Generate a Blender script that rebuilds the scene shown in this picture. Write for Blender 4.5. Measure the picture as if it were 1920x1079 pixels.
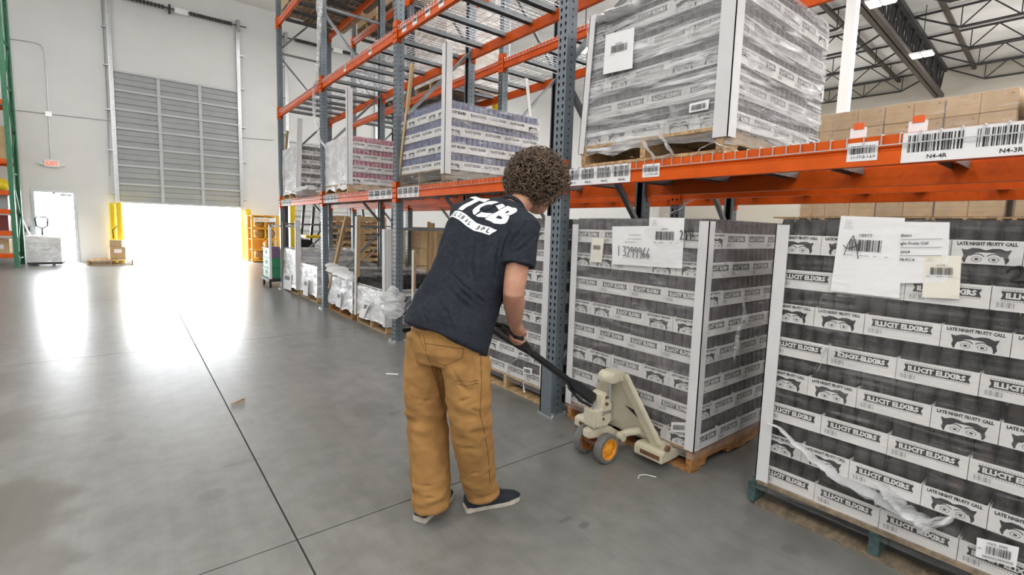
import bpy, bmesh, math, random
from mathutils import Vector, Matrix, noise
from mathutils.bvhtree import BVHTree
for o in list(bpy.data.objects): bpy.data.objects.remove(o)
SC = bpy.context.scene
COL = SC.collection
PI = math.pi
RNG = random.Random(7)

# ---------------------------------------------------------------- camera
YAW, PIT, ROL, FPX, CX, CY = 0.67264955, -0.10095808, 0.02966758, 903.121, 960.0, 519.49
EYE = Vector((0, 0, 1.4))
_cy, _sy = math.cos(YAW), math.sin(YAW)
FWD = Vector((_sy*math.cos(PIT), _cy*math.cos(PIT), math.sin(PIT)))
_r = Vector((_cy, -_sy, 0)); _u = _r.cross(FWD)
RGT = _r*math.cos(ROL) + _u*math.sin(ROL)
UPV = -_r*math.sin(ROL) + _u*math.cos(ROL)
cam_data = bpy.data.cameras.new('camera')
cam = bpy.data.objects.new('camera', cam_data)
COL.objects.link(cam)
cam_data.sensor_width = 36.0
cam_data.lens = FPX/1920*36.0
cam_data.shift_y = -(539.5-CY)/1920
cam_data.clip_end = 500
cam.matrix_world = Matrix(((RGT.x, UPV.x, -FWD.x, 0), (RGT.y, UPV.y, -FWD.y, 0), (RGT.z, UPV.z, -FWD.z, 1.4), (0, 0, 0, 1)))
SC.camera = cam
def ray(x, y): return FWD + RGT*((x-CX)/FPX) - UPV*((y-CY)/FPX)
def at(x, y, ax, val):                       # survey helper: photograph measurement -> point on a plane of the place
    d = ray(x, y); i = 'xyz'.index(ax)
    return EYE + d*((val-EYE[i])/d[i])
def dep(x, y, d): return EYE + ray(x, y)*d

# ---------------------------------------------------------------- view + world + lights
SC.view_settings.view_transform = 'Standard'
SC.view_settings.look = 'None'
SC.view_settings.exposure = 0.0
SC.view_settings.gamma = 1.0
SC.view_settings.use_curve_mapping = False
world = bpy.data.worlds.new('world'); SC.world = world
world.use_nodes = True
bg = world.node_tree.nodes['Background']
bg.inputs['Color'].default_value = (0.93, 0.97, 1.0, 1)
bg.inputs['Strength'].default_value = 34.0
LAMP_W = 120.0
FILL_W = 60.0
def area(loc, sx, sy, w, rot=(0, 0, 0), col=(1, .98, .955)):
    l = bpy.data.lights.new('high_bay_light', 'AREA'); l.shape = 'RECTANGLE'; l.size = sx; l.size_y = sy; l.energy = w; l.color = col
    o = bpy.data.objects.new('high_bay_light', l); o.location = loc; o.rotation_euler = rot; COL.objects.link(o); return o
for lx, fx in ((-9.0, .9), (-2.0, .9), (3.6, .9), (8.6, 1.0), (15.5, 1.8), (23.0, 2.0)):     # row strengths weighted to balance brightness across the hall
    for ly, fy in ((-8.0, 1.6), (-2.5, 1.5), (2.8, 1.1), (8.2, .75), (12.6, .5), (16.3, .26)):
        area((lx, ly, 7.9), 1.4, .8, LAMP_W*fx*fy)
        pl = bpy.data.lights.new('roof_fill_light', 'POINT'); pl.energy = FILL_W*fx*fy; pl.shadow_soft_size = .35; pl.color = (1, .98, .955)   # added fill below the lamps, with no fixture, to brighten roof and walls
        po = bpy.data.objects.new('roof_fill_light', pl); po.location = (lx, ly, 5.9); COL.objects.link(po)

# ---------------------------------------------------------------- helpers
class MB:
    def __init__(s): s.v = []; s.f = []; s.m = []
    def add(s, vs, fs, mat=0, M=None):
        b = len(s.v)
        if M is not None: vs = [M @ Vector(p) for p in vs]
        s.v += [tuple(p) for p in vs]
        for f in fs: s.f.append(tuple(i+b for i in f)); s.m.append(mat)
        return s
    def box(s, c, d, mat=0, rz=0, M=None):
        x, y, z = d[0]/2, d[1]/2, d[2]/2
        vs = [Vector((a, b, e)) for a in (-x, x) for b in (-y, y) for e in (-z, z)]
        R = Matrix.Rotation(rz, 3, 'Z') if rz else None
        vs = [((R @ p) if R else p) + Vector(c) for p in vs]
        return s.add(vs, [(0, 1, 3, 2), (4, 6, 7, 5), (0, 4, 5, 1), (2, 3, 7, 6), (0, 2, 6, 4), (1, 5, 7, 3)], mat, M)
    def mm(s, a, b, mat=0):
        return s.box([(a[i]+b[i])/2 for i in range(3)], [abs(b[i]-a[i]) for i in range(3)], mat)
    def bar(s, p0, p1, w, h, mat=0, up=(0, 0, 1)):
        p0, p1 = Vector(p0), Vector(p1); d = (p1-p0).normalized(); u = Vector(up)
        a = d.cross(u)
        if a.length < 1e-4: a = d.cross(Vector((1, 0, 0)))
        a.normalize(); b = a.cross(d).normalized()
        vs = []
        for p in (p0, p1):
            for i, j in ((-1, -1), (1, -1), (1, 1), (-1, 1)): vs.append(p + a*(w/2*i) + b*(h/2*j))
        return s.add(vs, [(3, 2, 1, 0), (4, 5, 6, 7), (0, 1, 5, 4), (1, 2, 6, 5), (2, 3, 7, 6), (3, 0, 4, 7)], mat)
    def tube(s, pts, r, n=8, mat=0, cap=True, flat=None):
        pts = [Vector(p) for p in pts]; rs = r if isinstance(r, (list, tuple)) else [r]*len(pts)
        prev = None; rings = []
        for i, p in enumerate(pts):
            t = (pts[min(i+1, len(pts)-1)] - pts[max(i-1, 0)])
            if t.length < 1e-9: t = Vector((0, 0, 1))
            t.normalize()
            if prev is None:
                a = t.cross(Vector((0, 0, 1)))
                if a.length < 1e-3: a = t.cross(Vector((1, 0, 0)))
            else: a = prev - t*prev.dot(t)
            a.normalize(); prev = a; b = t.cross(a)
            rings.append([p + a*(rs[i]*math.cos(2*PI*k/n)) + b*(rs[i]*(flat or 1)*math.sin(2*PI*k/n)) for k in range(n)])
        vs = [q for rg in rings for q in rg]; fs = []
        for i in range(len(pts)-1):
            for k in range(n):
                k2 = (k+1) % n; fs.append((i*n+k, i*n+k2, (i+1)*n+k2, (i+1)*n+k))
        if cap: fs.append(tuple(range(n-1, -1, -1))); fs.append(tuple((len(pts)-1)*n+k for k in range(n)))
        return s.add(vs, fs, mat)
    def cyl(s, c, r, h, n=16, mat=0, axis='z', r2=None):
        v = {'x': Vector((1, 0, 0)), 'y': Vector((0, 1, 0)), 'z': Vector((0, 0, 1))}[axis]; c = Vector(c)
        return s.tube([c-v*h/2, c+v*h/2], [r, r if r2 is None else r2], n, mat)
    def lathe(s, prof, c, axis='y', n=24, mat=0):      # prof: (radius, offset along axis)
        c = Vector(c); v = {'x': 0, 'y': 1, 'z': 2}[axis]; a, b = [(1, 2), (2, 0), (0, 1)][v]
        vs = []
        for r, h in prof:
            for k in range(n):
                q = [0, 0, 0]; q[v] = h; q[a] = r*math.cos(2*PI*k/n); q[b] = r*math.sin(2*PI*k/n); vs.append(c+Vector(q))
        fs = [(i*n+k, i*n+(k+1) % n, (i+1)*n+(k+1) % n, (i+1)*n+k) for i in range(len(prof)-1) for k in range(n)]
        return s.add(vs, fs, mat)
    def prism(s, poly, o, ua, va, wa, d, mat=0):       # polygon in plane (ua, va) at o, extruded d along wa
        o, ua, va, wa = map(Vector, (o, ua, va, wa)); n = len(poly)
        vs = [o+ua*p[0]+va*p[1] for p in poly] + [o+ua*p[0]+va*p[1]+wa*d for p in poly]
        fs = [tuple(range(n-1, -1, -1)), tuple(range(n, 2*n))] + [(i, (i+1) % n, n+(i+1) % n, n+i) for i in range(n)]
        return s.add(vs, fs, mat)
    def quad(s, a, b, c, d, mat=0): return s.add([a, b, c, d], [(0, 1, 2, 3)], mat)
    def flat(s, tri, o, ua, va, sc=1, mat=0):          # 2-D print (verts, faces) laid on a plane
        o, ua, va = Vector(o), Vector(ua), Vector(va)
        return s.add([o+ua*(p[0]*sc)+va*(p[1]*sc) for p in tri[0]], tri[1], mat)
    def mesh(s, name, mats, smooth=False, bevel=0):
        me = bpy.data.meshes.new(name); me.from_pydata(s.v, [], s.f)
        for m in (mats if isinstance(mats, (list, tuple)) else [mats]): me.materials.append(m)
        me.polygons.foreach_set('material_index', s.m)
        bm = bmesh.new(); bm.from_mesh(me)
        bmesh.ops.recalc_face_normals(bm, faces=bm.faces)
        if bevel:
            bmesh.ops.bevel(bm, geom=[e for e in bm.edges if len(e.link_faces) == 2 and e.calc_face_angle(0) > .6], offset=bevel, segments=2, affect='EDGES', clamp_overlap=True)
        bm.to_mesh(me); bm.free()
        if smooth:
            me.polygons.foreach_set('use_smooth', [True]*len(me.polygons))
            try: me.set_sharp_from_angle(angle=.7)
            except Exception: pass
        me.update(); return me
    def build(s, name, mats, parent=None, smooth=False, bevel=0, **k):
        return put(name, s.mesh(name, mats, smooth, bevel), parent, **k)
def put(name, me, parent=None, loc=(0, 0, 0), rot=(0, 0, 0), **k):
    o = bpy.data.objects.new(name, me); COL.objects.link(o); o.location = loc; o.rotation_euler = rot
    if parent is not None: o.parent = parent
    for a, b in k.items(): o[a] = b
    return o
def thing(name, label, cat, loc=(0, 0, 0), rz=0, group=None):
    o = bpy.data.objects.new(name, None); COL.objects.link(o); o.location = loc; o.rotation_euler = (0, 0, rz)
    o.empty_display_size = .1
    o['label'] = label; o['category'] = cat
    if group: o['group'] = group
    return o
def tag(o, label, cat, group=None):
    o['label'] = label; o['category'] = cat
    if group: o['group'] = group
    return o
def dup(root, loc, rz=None, label=None, group=None):
    def cp(o, par):
        c = o.copy(); COL.objects.link(c)
        if par is not None: c.parent = par
        for ch in o.children: cp(ch, c)
        return c
    r = cp(root, None); r.location = loc
    if rz is not None: r.rotation_euler = (0, 0, rz)
    if label: r['label'] = label
    if group: r['group'] = group
    return r
def struct(o): o['kind'] = 'structure'; return o

# ---------------------------------------------------------------- materials
def new_mat(name):
    m = bpy.data.materials.new(name); m.use_nodes = True
    nt = m.node_tree; return m, nt, nt.nodes['Principled BSDF']
def N(nt, typ, **inp):
    n = nt.nodes.new(typ)
    for k, v in inp.items():
        if k.startswith('_'): setattr(n, k[1:], v)
        else: n.inputs[k].default_value = v
    return n
def ramp(nt, stops):
    r = nt.nodes.new('ShaderNodeValToRGB'); e = r.color_ramp.elements; r.color_ramp.interpolation = 'EASE'
    while len(e) < len(stops): e.new(.5)
    for i, (p, c) in enumerate(stops):
        e[i].position = p; e[i].color = (c, c, c, 1) if not isinstance(c, tuple) else (*c, 1)
    return r
def coords(nt, scale=(1, 1, 1), rot=(0, 0, 0), kind='Object'):
    tc = nt.nodes.new('ShaderNodeTexCoord'); mp = nt.nodes.new('ShaderNodeMapping')
    mp.inputs['Scale'].default_value = scale; mp.inputs['Rotation'].default_value = rot
    nt.links.new(tc.outputs[kind], mp.inputs['Vector']); return mp.outputs['Vector']
def mat(name, col, rough=.5, metal=0, var=0, vs=8, stretch=(1, 1, 1), bump=0, bs=60, col2=None, spec=.5, emit=0, rand=0):
    m, nt, b = new_mat(name); L = nt.links.new
    b.inputs['Roughness'].default_value = rough; b.inputs['Metallic'].default_value = metal
    b.inputs['Specular IOR Level'].default_value = spec
    b.inputs['Base Color'].default_value = (*col, 1)
    if emit:
        b.inputs['Emission Color'].default_value = (*col, 1); b.inputs['Emission Strength'].default_value = emit
    if var or bump: v = coords(nt, stretch)
    if rand and not var: var = .001; v = coords(nt, stretch)
    if var:
        n = N(nt, 'ShaderNodeTexNoise', Scale=vs, Detail=6.0, Roughness=.6); L(v, n.inputs['Vector'])
        c2 = col2 or tuple(max(0, c*(1-var)) for c in col); c1 = col if col2 else tuple(min(1, c*(1+var*.5)) for c in col)
        r = ramp(nt, [(.3, tuple(c2)), (.7, tuple(c1))]); L(n.outputs['Fac'], r.inputs['Fac'])
        out = r.outputs['Color']
        if rand:
            oi = nt.nodes.new('ShaderNodeObjectInfo'); mr = N(nt, 'ShaderNodeMapRange'); mr.inputs['To Min'].default_value = 1-rand; mr.inputs['To Max'].default_value = 1+rand
            L(oi.outputs['Random'], mr.inputs['Value'])
            h = N(nt, 'ShaderNodeHueSaturation'); L(mr.outputs['Result'], h.inputs['Value']); L(out, h.inputs['Color']); out = h.outputs['Color']
        L(out, b.inputs['Base Color'])
    if bump:
        n2 = N(nt, 'ShaderNodeTexNoise', Scale=bs, Detail=4.0); L(v, n2.inputs['Vector'])
        bp = N(nt, 'ShaderNodeBump', Strength=bump, Distance=.01); L(n2.outputs['Fac'], bp.inputs['Height']); L(bp.outputs['Normal'], b.inputs['Normal'])
    return m
def film_mat(name, base, gain, rough=.16, sc=(3, 3, 30), tilt=.12, tint=(.9, .91, .93), bump=.5, cut=.45):
    m, nt, b = new_mat(name); L = nt.links.new
    tc = nt.nodes.new('ShaderNodeTexCoord'); sp = nt.nodes.new('ShaderNodeSeparateXYZ'); L(tc.outputs['Object'], sp.inputs['Vector'])
    ad = N(nt, 'ShaderNodeMath', _operation='ADD'); L(sp.outputs['X'], ad.inputs[0]); L(sp.outputs['Y'], ad.inputs[1])
    cb = nt.nodes.new('ShaderNodeCombineXYZ'); L(ad.outputs[0], cb.inputs['X']); L(sp.outputs['Z'], cb.inputs['Z'])
    mp = nt.nodes.new('ShaderNodeMapping'); mp.inputs['Rotation'].default_value = (0, tilt, 0); mp.inputs['Scale'].default_value = sc
    L(cb.outputs['Vector'], mp.inputs['Vector'])
    n1 = N(nt, 'ShaderNodeTexNoise', Scale=1.0, Detail=7.0, Roughness=.62, Distortion=.6); L(mp.outputs['Vector'], n1.inputs['Vector'])
    n2 = N(nt, 'ShaderNodeTexNoise', Scale=2.2, Detail=3.0); L(cb.outputs['Vector'], n2.inputs['Vector'])
    r1 = ramp(nt, [(cut, 0), (cut+.28, 1)]); L(n1.outputs['Fac'], r1.inputs['Fac'])
    r2 = ramp(nt, [(.35, .25), (.7, 1)]); L(n2.outputs['Fac'], r2.inputs['Fac'])
    mu = N(nt, 'ShaderNodeMath', _operation='MULTIPLY'); L(r1.outputs['Color'], mu.inputs[0]); L(r2.outputs['Color'], mu.inputs[1])
    ma = N(nt, 'ShaderNodeMath', _operation='MULTIPLY_ADD', _use_clamp=True); L(mu.outputs[0], ma.inputs[0]); ma.inputs[1].default_value = gain; ma.inputs[2].default_value = base
    b.inputs['Base Color'].default_value = (*tint, 1); b.inputs['Roughness'].default_value = rough
    bp = N(nt, 'ShaderNodeBump', Strength=bump, Distance=.02); L(n1.outputs['Fac'], bp.inputs['Height']); L(bp.outputs['Normal'], b.inputs['Normal'])
    tr = nt.nodes.new('ShaderNodeBsdfTransparent'); mx = nt.nodes.new('ShaderNodeMixShader')
    L(ma.outputs[0], mx.inputs[0]); L(tr.outputs[0], mx.inputs[1]); L(b.outputs[0], mx.inputs[2])
    gl = N(nt, 'ShaderNodeBsdfGlossy', Roughness=.13); gl.inputs['Color'].default_value = (1, 1, 1, 1); L(bp.outputs['Normal'], gl.inputs['Normal'])
    mx2 = nt.nodes.new('ShaderNodeMixShader'); mx2.inputs[0].default_value = .04
    L(mx.outputs[0], mx2.inputs[1]); L(gl.outputs[0], mx2.inputs[2])
    L(mx2.outputs[0], nt.nodes['Material Output'].inputs['Surface'])
    return m

M = {}
M['wall'] = mat('painted_wall', (.70, .705, .70), .75, var=.05, vs=.6, bump=.05, bs=40)
M['wallbeige'] = mat('beige_wall', (.52, .48, .41), .8, var=.05, vs=.5)
M['ceil'] = mat('foil_deck', (.80, .79, .77), .5, var=.12, vs=.8, bump=.3, bs=3)
M['steel'] = mat('dark_steel', (.035, .035, .037), .55, var=.3, vs=5)
M['steelbrown'] = mat('brown_steel', (.07, .055, .045), .6, var=.3, vs=5)
M['galv'] = mat('galvanised', (.62, .64, .66), .35, .75, var=.15, vs=20)
M['rack'] = mat('rack_grey', (.17, .205, .235), .42, .25, var=.12, vs=10, bump=.03)
M['hole'] = mat('hole_dark', (.02, .02, .022), .8)
M['brace'] = mat('brace_grey', (.225, .245, .26), .4, .4, var=.15, vs=10)
M['orange'] = mat('beam_orange', (.70, .10, .003), .42, var=.14, vs=7, bump=.02, spec=.28)
M['green'] = mat('rack_green', (.05, .22, .12), .45, var=.2, vs=9)
M['wire'] = mat('zinc_wire', (.55, .56, .58), .3, .85)
M['paper'] = mat('white_paper', (.86, .86, .87), .6, var=.03, vs=6)
M['cream_paper'] = mat('cream_paper', (.84, .80, .70), .6)
M['ink'] = mat('black_ink', (.016, .016, .018), .6)
M['greyink'] = mat('grey_ink', (.22, .22, .24), .7)
M['tray'] = mat('white_cardboard', (.68, .67, .66), .7, var=.06, vs=6)
M['board'] = mat('white_corner_board', (.68, .68, .69), .55, var=.04, vs=4)
M['kraft'] = mat('kraft_cardboard', (.52, .37, .20), .75, var=.1, vs=5, rand=.10)
M['kraftdark'] = mat('kraft_edge', (.27, .165, .085), .8, var=.2, vs=12)
M['tape'] = mat('clear_tape', (.50, .38, .24), .25)
M['wood'] = mat('pallet_wood', (.50, .335, .175), .75, var=.45, vs=5, stretch=(2, 8, 8), bump=.25, bs=30, rand=.2)
M['woodgrey'] = mat('weathered_wood', (.24, .185, .125), .8, var=.4, vs=5, stretch=(2, 8, 8), bump=.25, bs=30, rand=.2)
M['woodor'] = mat('orange_brown_wood', (.40, .19, .065), .75, var=.5, vs=5, stretch=(2, 8, 8), bump=.25, bs=30, rand=.2)
M['woodblue'] = mat('faded_blue_green_paint', (.055, .105, .105), .75, var=.6, vs=22)
M['black'] = mat('black_plastic', (.02, .021, .024), .4, var=.2, vs=10)
M['rubber'] = mat('dark_rubber', (.03, .03, .03), .75)
M['cream'] = mat('cream_enamel', (.66, .61, .47), .38, var=.10, vs=6, bump=.03)
M['rust'] = mat('rusty_metal', (.22, .11, .06), .7, .2, var=.5, vs=30)
M['greytyre'] = mat('grey_polyurethane', (.17, .165, .16), .6, var=.15, vs=8)
M['hub'] = mat('orange_yellow_hub', (.85, .36, .03), .45, var=.25, vs=16)
M['hubrust'] = mat('rusty_orange_hub', (.45, .15, .03), .55, var=.5, vs=18)
M['yellow'] = mat('safety_yellow', (.86, .62, .015), .45, var=.06, vs=6)
M['amber'] = mat('amber_enamel', (.80, .40, .02), .5, var=.1, vs=6)
M['doorgrey'] = mat('door_grey', (.33, .35, .355), .5, .1, var=.06, vs=2)
M['doorlight'] = mat('door_strut', (.46, .48, .49), .45, .2)
M['white'] = mat('white_enamel', (.82, .82, .82), .4)
M['tyre'] = M['rubber']
M['exitred'] = mat('exit_red', (.95, .13, .06), .5, emit=.9)
M['lamp'] = mat('led_panel', (1, .98, .95), .5, emit=14)
M['shirt'] = mat('black_cotton', (.021, .026, .036), .85, var=.25, vs=60, bump=.15, bs=220, spec=.2)
M['shirtprint'] = mat('white_screen_print', (.80, .82, .86), .6)
M['pants'] = mat('brown_duck_canvas', (.365, .198, .07), .85, var=.18, vs=9, bump=.22, bs=260, spec=.15)
M['stitch'] = mat('brown_stitching', (.17, .078, .022), .8)
M['skin'] = mat('skin', (.50, .265, .175), .48, var=.12, vs=14, col2=(.42, .19, .12), bump=.06, bs=150)
M['hair'] = mat('brown_curly_hair', (.135, .088, .058), .40, var=.5, vs=25, spec=.45)
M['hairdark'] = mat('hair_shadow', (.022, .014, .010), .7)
M['shoe'] = mat('black_suede', (.012, .016, .025), .8, bump=.2, bs=200)
M['sole'] = mat('worn_sole', (.52, .48, .42), .6, var=.2, vs=25)
M['green_box'] = mat('green_plastic', (.05, .30, .14), .5)
M['film_light'] = film_mat('stretch_film', .012, .26, sc=(2.5, 2.5, 34), cut=.46, bump=.7)
M['film_mid'] = film_mat('stretch_film_thicker', .10, .55, sc=(3, 3, 24), bump=.8, cut=.42)
M['film_steep'] = film_mat('stretch_film_upper', .24, 1.8, sc=(1.8, 1.8, 24), tilt=-.3, bump=1.8, cut=.45, rough=.07)
M['film_m'] = film_mat('stretch_film_hazed', .085, .36, sc=(3, 3, 26), bump=.7)
M['film_white'] = film_mat('cloudy_film', .68, .5, rough=.25, sc=(5, 5, 9), tint=(.86, .87, .89), bump=1.0, cut=.35)
M['film_hazy'] = film_mat('hazy_film', .38, .6, rough=.2, sc=(4, 4, 16), tint=(.86, .88, .90), bump=.9, cut=.4)
M['film_bag'] = film_mat('crumpled_film', .22, .75, rough=.15, sc=(14, 14, 14), tint=(.88, .90, .92), bump=1.4, cut=.4)
def can_mat(name, a, b, c):
    m, nt, p = new_mat(name); L = nt.links.new
    v = coords(nt, (30, 30, 22)); n = N(nt, 'ShaderNodeTexNoise', Scale=1.0, Detail=5.0, Roughness=.7); L(v, n.inputs['Vector'])
    oi = nt.nodes.new('ShaderNodeObjectInfo'); va = nt.nodes.new('ShaderNodeVectorMath'); va.operation = 'ADD'
    L(v, va.inputs[0]); sc = N(nt, 'ShaderNodeMath', _operation='MULTIPLY'); sc.inputs[1].default_value = 50; L(oi.outputs['Random'], sc.inputs[0]); L(sc.outputs[0], va.inputs[1]); L(va.outputs[0], n.inputs['Vector'])
    r = ramp(nt, [(.36, a), (.56, b), (.66, c)]); L(n.outputs['Fac'], r.inputs['Fac']); L(r.outputs['Color'], p.inputs['Base Color'])
    p.inputs['Roughness'].default_value = .5; p.inputs['Specular IOR Level'].default_value = .3
    return m
M['can_late'] = can_mat('dark_can_art', (.008, .008, .009), (.022, .022, .020), (.05, .024, .016))
M['can_party'] = can_mat('plum_can_art', (.017, .013, .017), (.044, .031, .035), (.075, .042, .038))
M['can_blue'] = can_mat('violet_can_art', (.05, .055, .14), (.10, .11, .22), (.16, .30, .40))
M['can_pink'] = can_mat('pink_can_art', (.30, .045, .11), (.42, .11, .19), (.62, .36, .10))

# ---------------------------------------------------------------- lettering
_tx = {}
def text2d(s, size=1.0, bold=0.0, shear=0.0, spacing=1.0, res=2):
    key = (s, bold, shear, spacing, res)
    if key not in _tx:
        cu = bpy.data.curves.new('t', 'FONT'); cu.body = s; cu.size = 1.0; cu.offset = bold; cu.shear = shear; cu.space_character = spacing
        cu.align_x = 'LEFT'; cu.resolution_u = res; cu.fill_mode = 'FRONT'
        o = bpy.data.objects.new('t', cu); COL.objects.link(o)
        dg = bpy.context.evaluated_depsgraph_get(); me = o.evaluated_get(dg).to_mesh()
        vs = [(v.co.x, v.co.y) for v in me.vertices]; fs = [tuple(p.vertices) for p in me.polygons]
        o.evaluated_get(dg).to_mesh_clear(); bpy.data.objects.remove(o); bpy.data.curves.remove(cu)
        x0 = min(v[0] for v in vs); x1 = max(v[0] for v in vs); y0 = min(v[1] for v in vs); y1 = max(v[1] for v in vs)
        _tx[key] = ([((v[0]-x0), (v[1]-y0)) for v in vs], fs, x1-x0, y1-y0)
    return _tx[key]
def word(mb, s, o, ua, va, w=None, h=None, cx=True, mat=0, **k):     # text fitted to a width and/or height, centred at o
    vs, fs, W, H = text2d(s, **k)
    sx = (w/W) if w else h/H
    sy = (h/H) if h else sx
    ox = -W*sx/2 if cx else 0
    mb.flat(([(v[0]*sx+ox, v[1]*sy-H*sy/2) for v in vs], fs), o, ua, va, 1, mat)
def barcode(mb, o, ua, va, w, h, mat=0, seed=1, n=34):
    r = random.Random(seed); t = 0; ws = [r.choice((1, 1, 2, 3)) for _ in range(n*2)]; tot = sum(ws)
    o, ua, va = Vector(o), Vector(ua), Vector(va)
    for i, k in enumerate(ws):
        if i % 2 == 0:
            a = (t/tot-.5)*w; b = ((t+k)/tot-.5)*w
            mb.quad(o+ua*a-va*h/2, o+ua*b-va*h/2, o+ua*b+va*h/2, o+ua*a+va*h/2, mat)
        t += k
# ---------------------------------------------------------------- the setting
def floor_mat():
    m, nt, b = new_mat('sealed_concrete'); L = nt.links.new
    v = coords(nt)
    n1 = N(nt, 'ShaderNodeTexNoise', Scale=.8, Detail=3.0, Roughness=.5); L(v, n1.inputs['Vector'])
    n2 = N(nt, 'ShaderNodeTexNoise', Scale=7.0, Detail=6.0, Roughness=.62); L(v, n2.inputs['Vector'])
    r1 = ramp(nt, [(.2, (.168, .167, .158)), (.8, (.226, .225, .217))]); L(n1.outputs['Fac'], r1.inputs['Fac'])
    r2 = ramp(nt, [(.25, (.84, .84, .83)), (.75, (1.10, 1.10, 1.10))]); L(n2.outputs['Fac'], r2.inputs['Fac'])
    mu = N(nt, 'ShaderNodeMix', _data_type='RGBA', _blend_type='MULTIPLY'); mu.inputs[0].default_value = 1
    L(r1.outputs['Color'], mu.inputs[6]); L(r2.outputs['Color'], mu.inputs[7]); col = mu.outputs[2]
    def blot(col, c, rad, colr, amt, edge=.25, ns=3.0, sx=1.0, sy=1.0):
        mp = nt.nodes.new('ShaderNodeMapping'); mp.inputs['Location'].default_value = (-c[0]/sx, -c[1]/sy, 0); mp.inputs['Scale'].default_value = (1/sx, 1/sy, 0)
        L(v, mp.inputs['Vector'])
        ln = N(nt, 'ShaderNodeVectorMath', _operation='LENGTH'); L(mp.outputs[0], ln.inputs[0])
        nn = N(nt, 'ShaderNodeTexNoise', Scale=ns, Detail=6.0); L(v, nn.inputs['Vector'])
        ad = N(nt, 'ShaderNodeMath', _operation='MULTIPLY_ADD'); L(nn.outputs['Fac'], ad.inputs[0]); ad.inputs[1].default_value = rad*.9; L(ln.outputs['Value'], ad.inputs[2])
        mr = N(nt, 'ShaderNodeMapRange', _interpolation_type='SMOOTHSTEP'); mr.inputs['From Min'].default_value = rad*1.45; mr.inputs['From Max'].default_value = rad*(1.45-edge)
        mr.inputs['To Min'].default_value = 0; mr.inputs['To Max'].default_value = amt; L(ad.outputs[0], mr.inputs['Value'])
        mx = N(nt, 'ShaderNodeMix', _data_type='RGBA'); L(mr.outputs['Result'], mx.inputs[0]); L(col, mx.inputs[6]); mx.inputs[7].default_value = (*colr, 1)
        return mx.outputs[2]
    brown = (.085, .075, .056)
    for px, py, rad, amt in ((30, 960, .36, .8), (10, 800, .3, .4), (62, 1079, .2, .55)):
        p = at(px, py, 'z', 0); col = blot(col, p, rad, brown, amt, .5, 4.0, .75, 1.5)
    for px, py, rad, amt, sx, sy in ((398, 928, .075, .4, 1, 1), (125, 780, .09, .35, 2.0, .8), (700, 770, .16, .28, 1.2, 1), (1095, 985, .05, .7, 1, .6), (1060, 975, .03, .6, 2, .6), (455, 868, .06, .35, 2, .6), (150, 1045, .05, .4, 1, 1), (404, 571, .12, .5, 1.4, 1), (355, 602, .05, .3, 1, 1), (740, 775, .06, .5, 1, .6), (1480, 1030, .05, .45, 1, 1), (570, 648, .14, .3, 1.4, 1), (215, 822, .08, .25, 1, 1)):
        p = at(px, py, 'z', 0); col = blot(col, p, rad, (.09, .09, .087), amt, .45, 14.0, sx, sy)
    # tyre scuffs: long thin streaks
    vs = coords(nt, (4.0, .35, 1), (0, 0, .18)); n3 = N(nt, 'ShaderNodeTexNoise', Scale=3.0, Detail=8.0, Roughness=.75); L(vs, n3.inputs['Vector'])
    r3 = ramp(nt, [(.30, .86), (.62, 1)]); L(n3.outputs['Fac'], r3.inputs['Fac'])
    m3 = N(nt, 'ShaderNodeMix', _data_type='RGBA', _blend_type='MULTIPLY'); m3.inputs[0].default_value = .85; L(col, m3.inputs[6]); L(r3.outputs['Color'], m3.inputs[7])
    L(m3.outputs[2], b.inputs['Base Color'])
    rr = ramp(nt, [(.2, .283), (.8, .33)]); L(n1.outputs['Fac'], rr.inputs['Fac']); L(rr.outputs['Color'], b.inputs['Roughness'])
    b.inputs['Specular IOR Level'].default_value = .5
    return m
M['floor'] = floor_mat()
M['joint'] = mat('joint_sealant', (.05, .05, .048), .9)
X0, X1, Y0, Y1, ZC = -12.0, 28.0, -11.0, 19.5, 8.8
fl = struct(MB().mm((X0, Y0, -.25), (X1, Y1+.3, -.012)).build('floor', M['joint']))
jx = [X0] + [.53+4.137*k for k in range(-3, 7) if X0 < .53+4.137*k < X1] + [X1]
jy = [Y0] + [2.133+4.137*k for k in range(-3, 5) if Y0 < 2.133+4.137*k < Y1] + [Y1+.3]
for i in range(len(jx)-1):
    for j in range(len(jy)-1):
        MB().mm((jx[i]+.004, jy[j]+.004, -.0119), (jx[i+1]-.004, jy[j+1]-.004, 0)).build('floor_slab', M['floor'], fl)
# far wall with its two door openings and a closed door further right
DX0, DX1, DH = -.19, 3.13, 5.78              # roll door opening
PX0, PX1, PH = -2.10, -1.24, 2.05            # personnel door opening
EX0, EX1 = 4.75, 8.07                        # second roll door, closed
w = MB(); T = .3
def wallpiece(xa, xb, za, zb): w.mm((xa, Y1, za), (xb, Y1+T, zb))
wallpiece(X0, PX0, -.012, ZC); wallpiece(PX0, PX1, PH, ZC); wallpiece(PX1, DX0, -.012, ZC); wallpiece(DX0, DX1, 4.3, ZC); wallpiece(DX1, EX0, -.012, ZC); wallpiece(EX0, EX1, 4.3, ZC); wallpiece(EX1, X1, -.012, ZC)
WF = struct(w.build('wall_far', M['wall']))
struct(MB().mm((X1, Y0, -.012), (X1+.3, Y1+T, ZC)).build('wall_right', M['wallbeige']))
struct(MB().mm((X0-.3, Y0, -.012), (X0, Y1+T, ZC)).build('wall_left', M['wall']))
struct(MB().mm((X0-.3, Y0-.3, -.012), (X1+.3, Y0, ZC)).build('wall_back', M['wall']))
cl = struct(MB().mm((X0-.3, Y0-.3, ZC), (X1+.3, Y1+T, ZC+.2)).build('ceiling', M['ceil']))
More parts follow.
